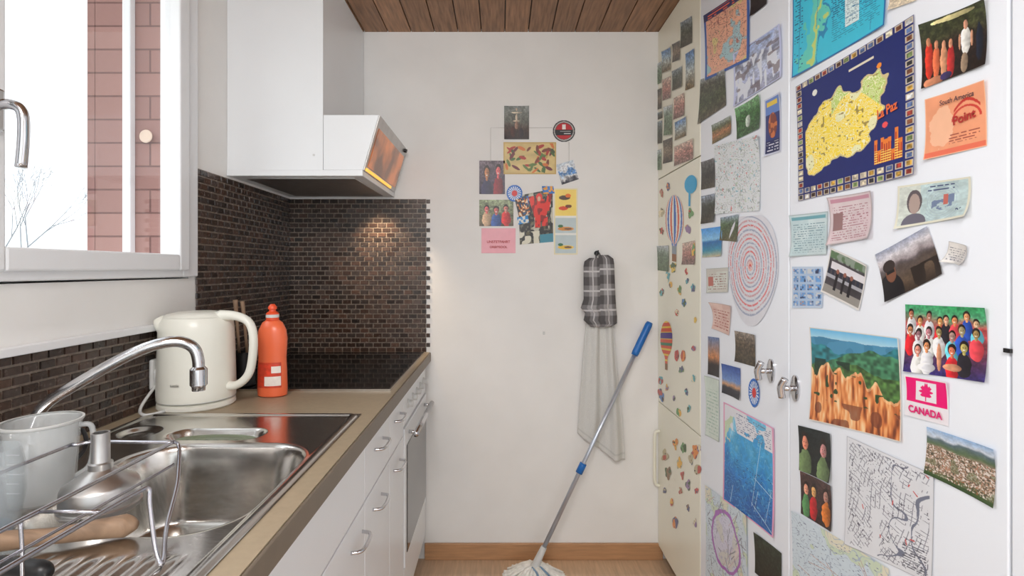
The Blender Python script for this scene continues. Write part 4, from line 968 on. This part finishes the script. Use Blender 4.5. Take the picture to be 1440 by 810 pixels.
# utensil jar
uj = root('utensil_jar')
lathe('jar', [(.03, 0), (.034, .003), (.034, .11), (.031, .11), (.031, .01), (0, .01)], (-.835, 1.69, CT+.006), M['black'], uj, cap=False)
tubes('wooden_tools', [([(-.845, 1.69, CT+.03), (-.852, 1.68, CT+.2), (-.856, 1.675, CT+.285)], .005, dict(seg=8, rs=[.004, .005, .008])), ([(-.82, 1.69, CT+.03), (-.83, 1.685, CT+.2), (-.836, 1.68, CT+.28)], .005, dict(seg=8, rs=[.004, .005, .007]))], M['wood'], uj)
tubes('steel_tools', [([(-.83, 1.70, CT+.03), (-.815, 1.69, CT+.23)], .003, dict(seg=8, sub=1)), ([(-.85, 1.70, CT+.03), (-.80, 1.69, CT+.2)], .004, dict(seg=8, sub=1))], M['chrome'], uj)
# socket
so = root('power_socket')
box('plate', XL+.0065, XL+.02, 1.425, 1.51, 1.005, 1.09, M['plug'], so, .006)
lathe('plug', [(.026, 0), (.027, .02), (.02, .035), (0, .037)], (XL+.02, 1.452, 1.045), M['plug'], so, rot=Matrix.Rotation(math.pi/2, 3, 'Y'), seg=24)

# faucet
fa = root('kitchen_faucet')
lathe('base', [(.028, 0), (.028, .006), (.022, .012), (.02, .05), (.0, .052)], (-.905, 1.0, CT+.001), M['chrome'], fa, seg=28)
tube('spout', [(-.905, 1.0, CT+.03), (-.903, 1.002, CT+.075), (-.885, 1.008, 1.075), (-.83, 1.02, 1.115), (-.75, 1.045, 1.165), (-.70, 1.06, 1.186), (-.665, 1.075, 1.189), (-.642, 1.085, 1.175), (-.634, 1.088, 1.15), (-.633, 1.088, 1.12)], .0115, M['chrome'], fa, seg=16)
lathe('aerator', [(.012, .05), (.0165, .045), (.0165, .012), (.013, .008), (.0125, 0), (0, 0)], (-.633, 1.088, 1.085), M['chrome'], fa, seg=24)
tube('lever', [(-.905, 1.0, CT+.052), (-.905, 1.0, CT+.068), (-.89, .96, CT+.08), (-.88, .93, CT+.085)], .008, M['chrome'], fa)
tube('black_cord', [(-.90, 1.07, CT+.006), (-.86, 1.04, CT+.05), (-.83, 1.03, CT+.065), (-.80, 1.0, CT+.04), (-.81, .96, CT+.008)], .004, M['black'])

# measuring jug
jg = root('measuring_jug'); jx, jy, jz = -.762, .862, CT+.003
lathe('beaker', [(0, 0), (.040, 0), (.044, .004), (.051, .11), (.055, .128), (.052, .128), (.048, .108), (.041, .008), (0, .006)], (jx, jy, jz), M['clear'], jg, cap=False, seg=40)
lathe('rim', [(.055, .126), (.0565, .128), (.0565, .131), (.053, .131)], (jx, jy, jz), M['plug'], jg, cap=False, seg=40)
tube('grip', [(jx+.045, jy+.02, jz+.118), (jx+.062, jy+.028, jz+.11), (jx+.060, jy+.027, jz+.05), (jx+.04, jy+.018, jz+.03)], .0045, M['clear'], jg)
boxes('scale_marks', [(jx-.01, jx+.01, jy-.051, jy-.0505, jz+.03+i*.015, jz+.0312+i*.015) for i in range(5)], M['plug'], jg)
# drinking glass
gl_ = root('drinking_glass')
lathe('tumbler', [(0, 0), (.034, 0), (.038, .005), (.046, .05), (.046, .09), (.04, .12), (.038, .12), (.0435, .09), (.0435, .05), (.035, .008), (0, .006)], (-.748, .752, CT+.003), M['glassw'], gl_, cap=False, seg=40)
lathe('tumbler_foot', [(.034, .001), (.03, .007), (0, .007)], (-.748, .752, CT+.003), mat('blue_glass', col(120, 160, 190), .05, alpha=.5, noise=.05), gl_, cap=False)
# moka funnel
mk_ = root('moka_pot_funnel')
lathe('filter_cup', [(.053, 0), (.056, .002), (.056, .008), (.0535, .010), (.0525, .036), (.050, .041), (.030, .054), (.016, .063), (.0130, .068), (.0125, .120), (.010, .120), (.010, .07)], (-.638, .828, CT+.004), M['alu'], mk_, cap=False, seg=44)
lathe('collar', [(.0165, .062), (.0165, .072), (.013, .074)], (-.638, .828, CT+.004), M['alu'], mk_, cap=False, seg=32)
boxes('tab', [(-.655, -.625, .768, .779, CT+.009, CT+.013)], M['alu'], mk_, .001)

# dish rack
dk = root('dish_rack'); W = .0030
A0 = (-.547, .868, 1.05); B0 = (-.468, .69, 1.048)
wires = []
def wr(pts, r=W, sub=5): wires.append((pts, r, dict(seg=8, sub=sub)))
wr([(-.56, .30, 1.05), (-.553, .6, 1.05), (-.548, .84, 1.05), A0, (-.54, .872, 1.04), (-.515, .83, 1.015), (-.50, .80, 1.0), (-.47, .73, .975), (-.438, .675, .966), (-.432, .66, .965), (-.445, .668, .985), (-.463, .685, 1.03), B0, (-.472, .67, 1.05), (-.476, .58, 1.05), (-.485, .30, 1.05)])
wr([(-.72, .30, 1.05), (-.71, .8, 1.05), (-.70, .855, 1.05), (-.67, .87, 1.05), (-.60, .868, 1.05), A0])
wr([(-.56, .30, 1.015), (-.553, .6, 1.015), (-.545, .80, 1.015), (-.535, .85, 1.02)], .0022)
for yy in (.60, .50, .40):
    wr([(-.716, yy, 1.05), (-.712, yy, 1.0), (-.70, yy, .975), (-.62, yy, .972), (-.56, yy, .975), (-.553, yy, 1.0), (-.555, yy, 1.05)], .0022)
for yy in (.62, .45): wr([(-.552, yy, 1.05), (-.476, yy, 1.05)], .0022, 1)
wr([(-.70, .4, .972), (-.70, .38, .960), (-.55, .38, .960)])
tubes('wire_frame', wires, M['wire'], dk)

# brush and pan handle
br_ = root('wooden_dish_brush')
tube('handle', [(-.520, .742, .974), (-.535, .74, .974), (-.57, .728, .974), (-.61, .712, .974), (-.66, .70, .974), (-.70, .69, .974)], .013, M['wood'], br_, seg=16, rs=[.006, .0155, .013, .0105, .0125, .014])
tube('ferrule', [(-.695, .691, .974), (-.74, .68, .974)], .015, M['chrome'], br_, sub=1, seg=14)
ph_ = root('black_handled_pan_scraper')
tube('grip', [(-.545, .628, .972), (-.56, .63, .973), (-.62, .638, .973), (-.70, .65, .973), (-.76, .66, .973)], .014, M['black'], ph_, seg=16, rs=[.006, .013, .013, .012, .012])

# ------------------------------------------------------------------ light
wd = bpy.data.worlds.new('overcast_sky'); sc.world = wd; wd.use_nodes = True
bg = wd.node_tree.nodes['Background']; bg.inputs['Color'].default_value = (0.90, 0.96, 1.0, 1); bg.inputs['Strength'].default_value = 1.85
def area(name, loc, rot, sx, sy, P_, c):
    l = bpy.data.lights.new(name, 'AREA'); l.shape = 'RECTANGLE'; l.size = sx; l.size_y = sy; l.energy = P_; l.color = c
    o_ = bpy.data.objects.new(name, l); o_.location = loc; o_.rotation_euler = rot; sc.collection.objects.link(o_); return o_
area('fill_area_light', (-0.1, -0.5, 2.38), (math.radians(25), math.radians(-12), 0), 0.9, 0.5, 40, (1, .99, .975))  # unseen fill light added behind the camera to brighten the room
sn = bpy.data.lights.new('overcast_sun', 'SUN'); sn.energy = 2.5; sn.angle = math.radians(60); sn.color = (.95, .98, 1)
s_o = bpy.data.objects.new('overcast_sun', sn); s_o.rotation_euler = Vector((1, .12, -.42)).to_track_quat('-Z', 'Y').to_euler(); s_o.location = (-4, 0, 4); sc.collection.objects.link(s_o)
sp_ = bpy.data.lights.new('hood_lamp_light', 'SPOT'); sp_.energy = 11; sp_.color = (1, .76, .5); sp_.spot_size = 1.6; sp_.spot_blend = .8; sp_.shadow_soft_size = .03
so_ = bpy.data.objects.new('hood_lamp_light', sp_); so_.location = (-.57, 2.27, 1.655); so_.rotation_euler = (math.radians(18), math.radians(-6), 0); sc.collection.objects.link(so_)

# ------------------------------------------------------------------ camera
cam = bpy.data.cameras.new('camera'); co = bpy.data.objects.new('camera', cam); sc.collection.objects.link(co)
co.location = (0, 0, CAMZ); co.rotation_euler = (math.pi/2, 0, 0)
cam.sensor_fit = 'HORIZONTAL'; cam.sensor_width = 36; cam.lens = F/1440*36
cam.shift_x = (720-CX)/1440; cam.shift_y = (CY-405)/1440; cam.clip_start = 0.02; cam.clip_end = 200
sc.camera = co
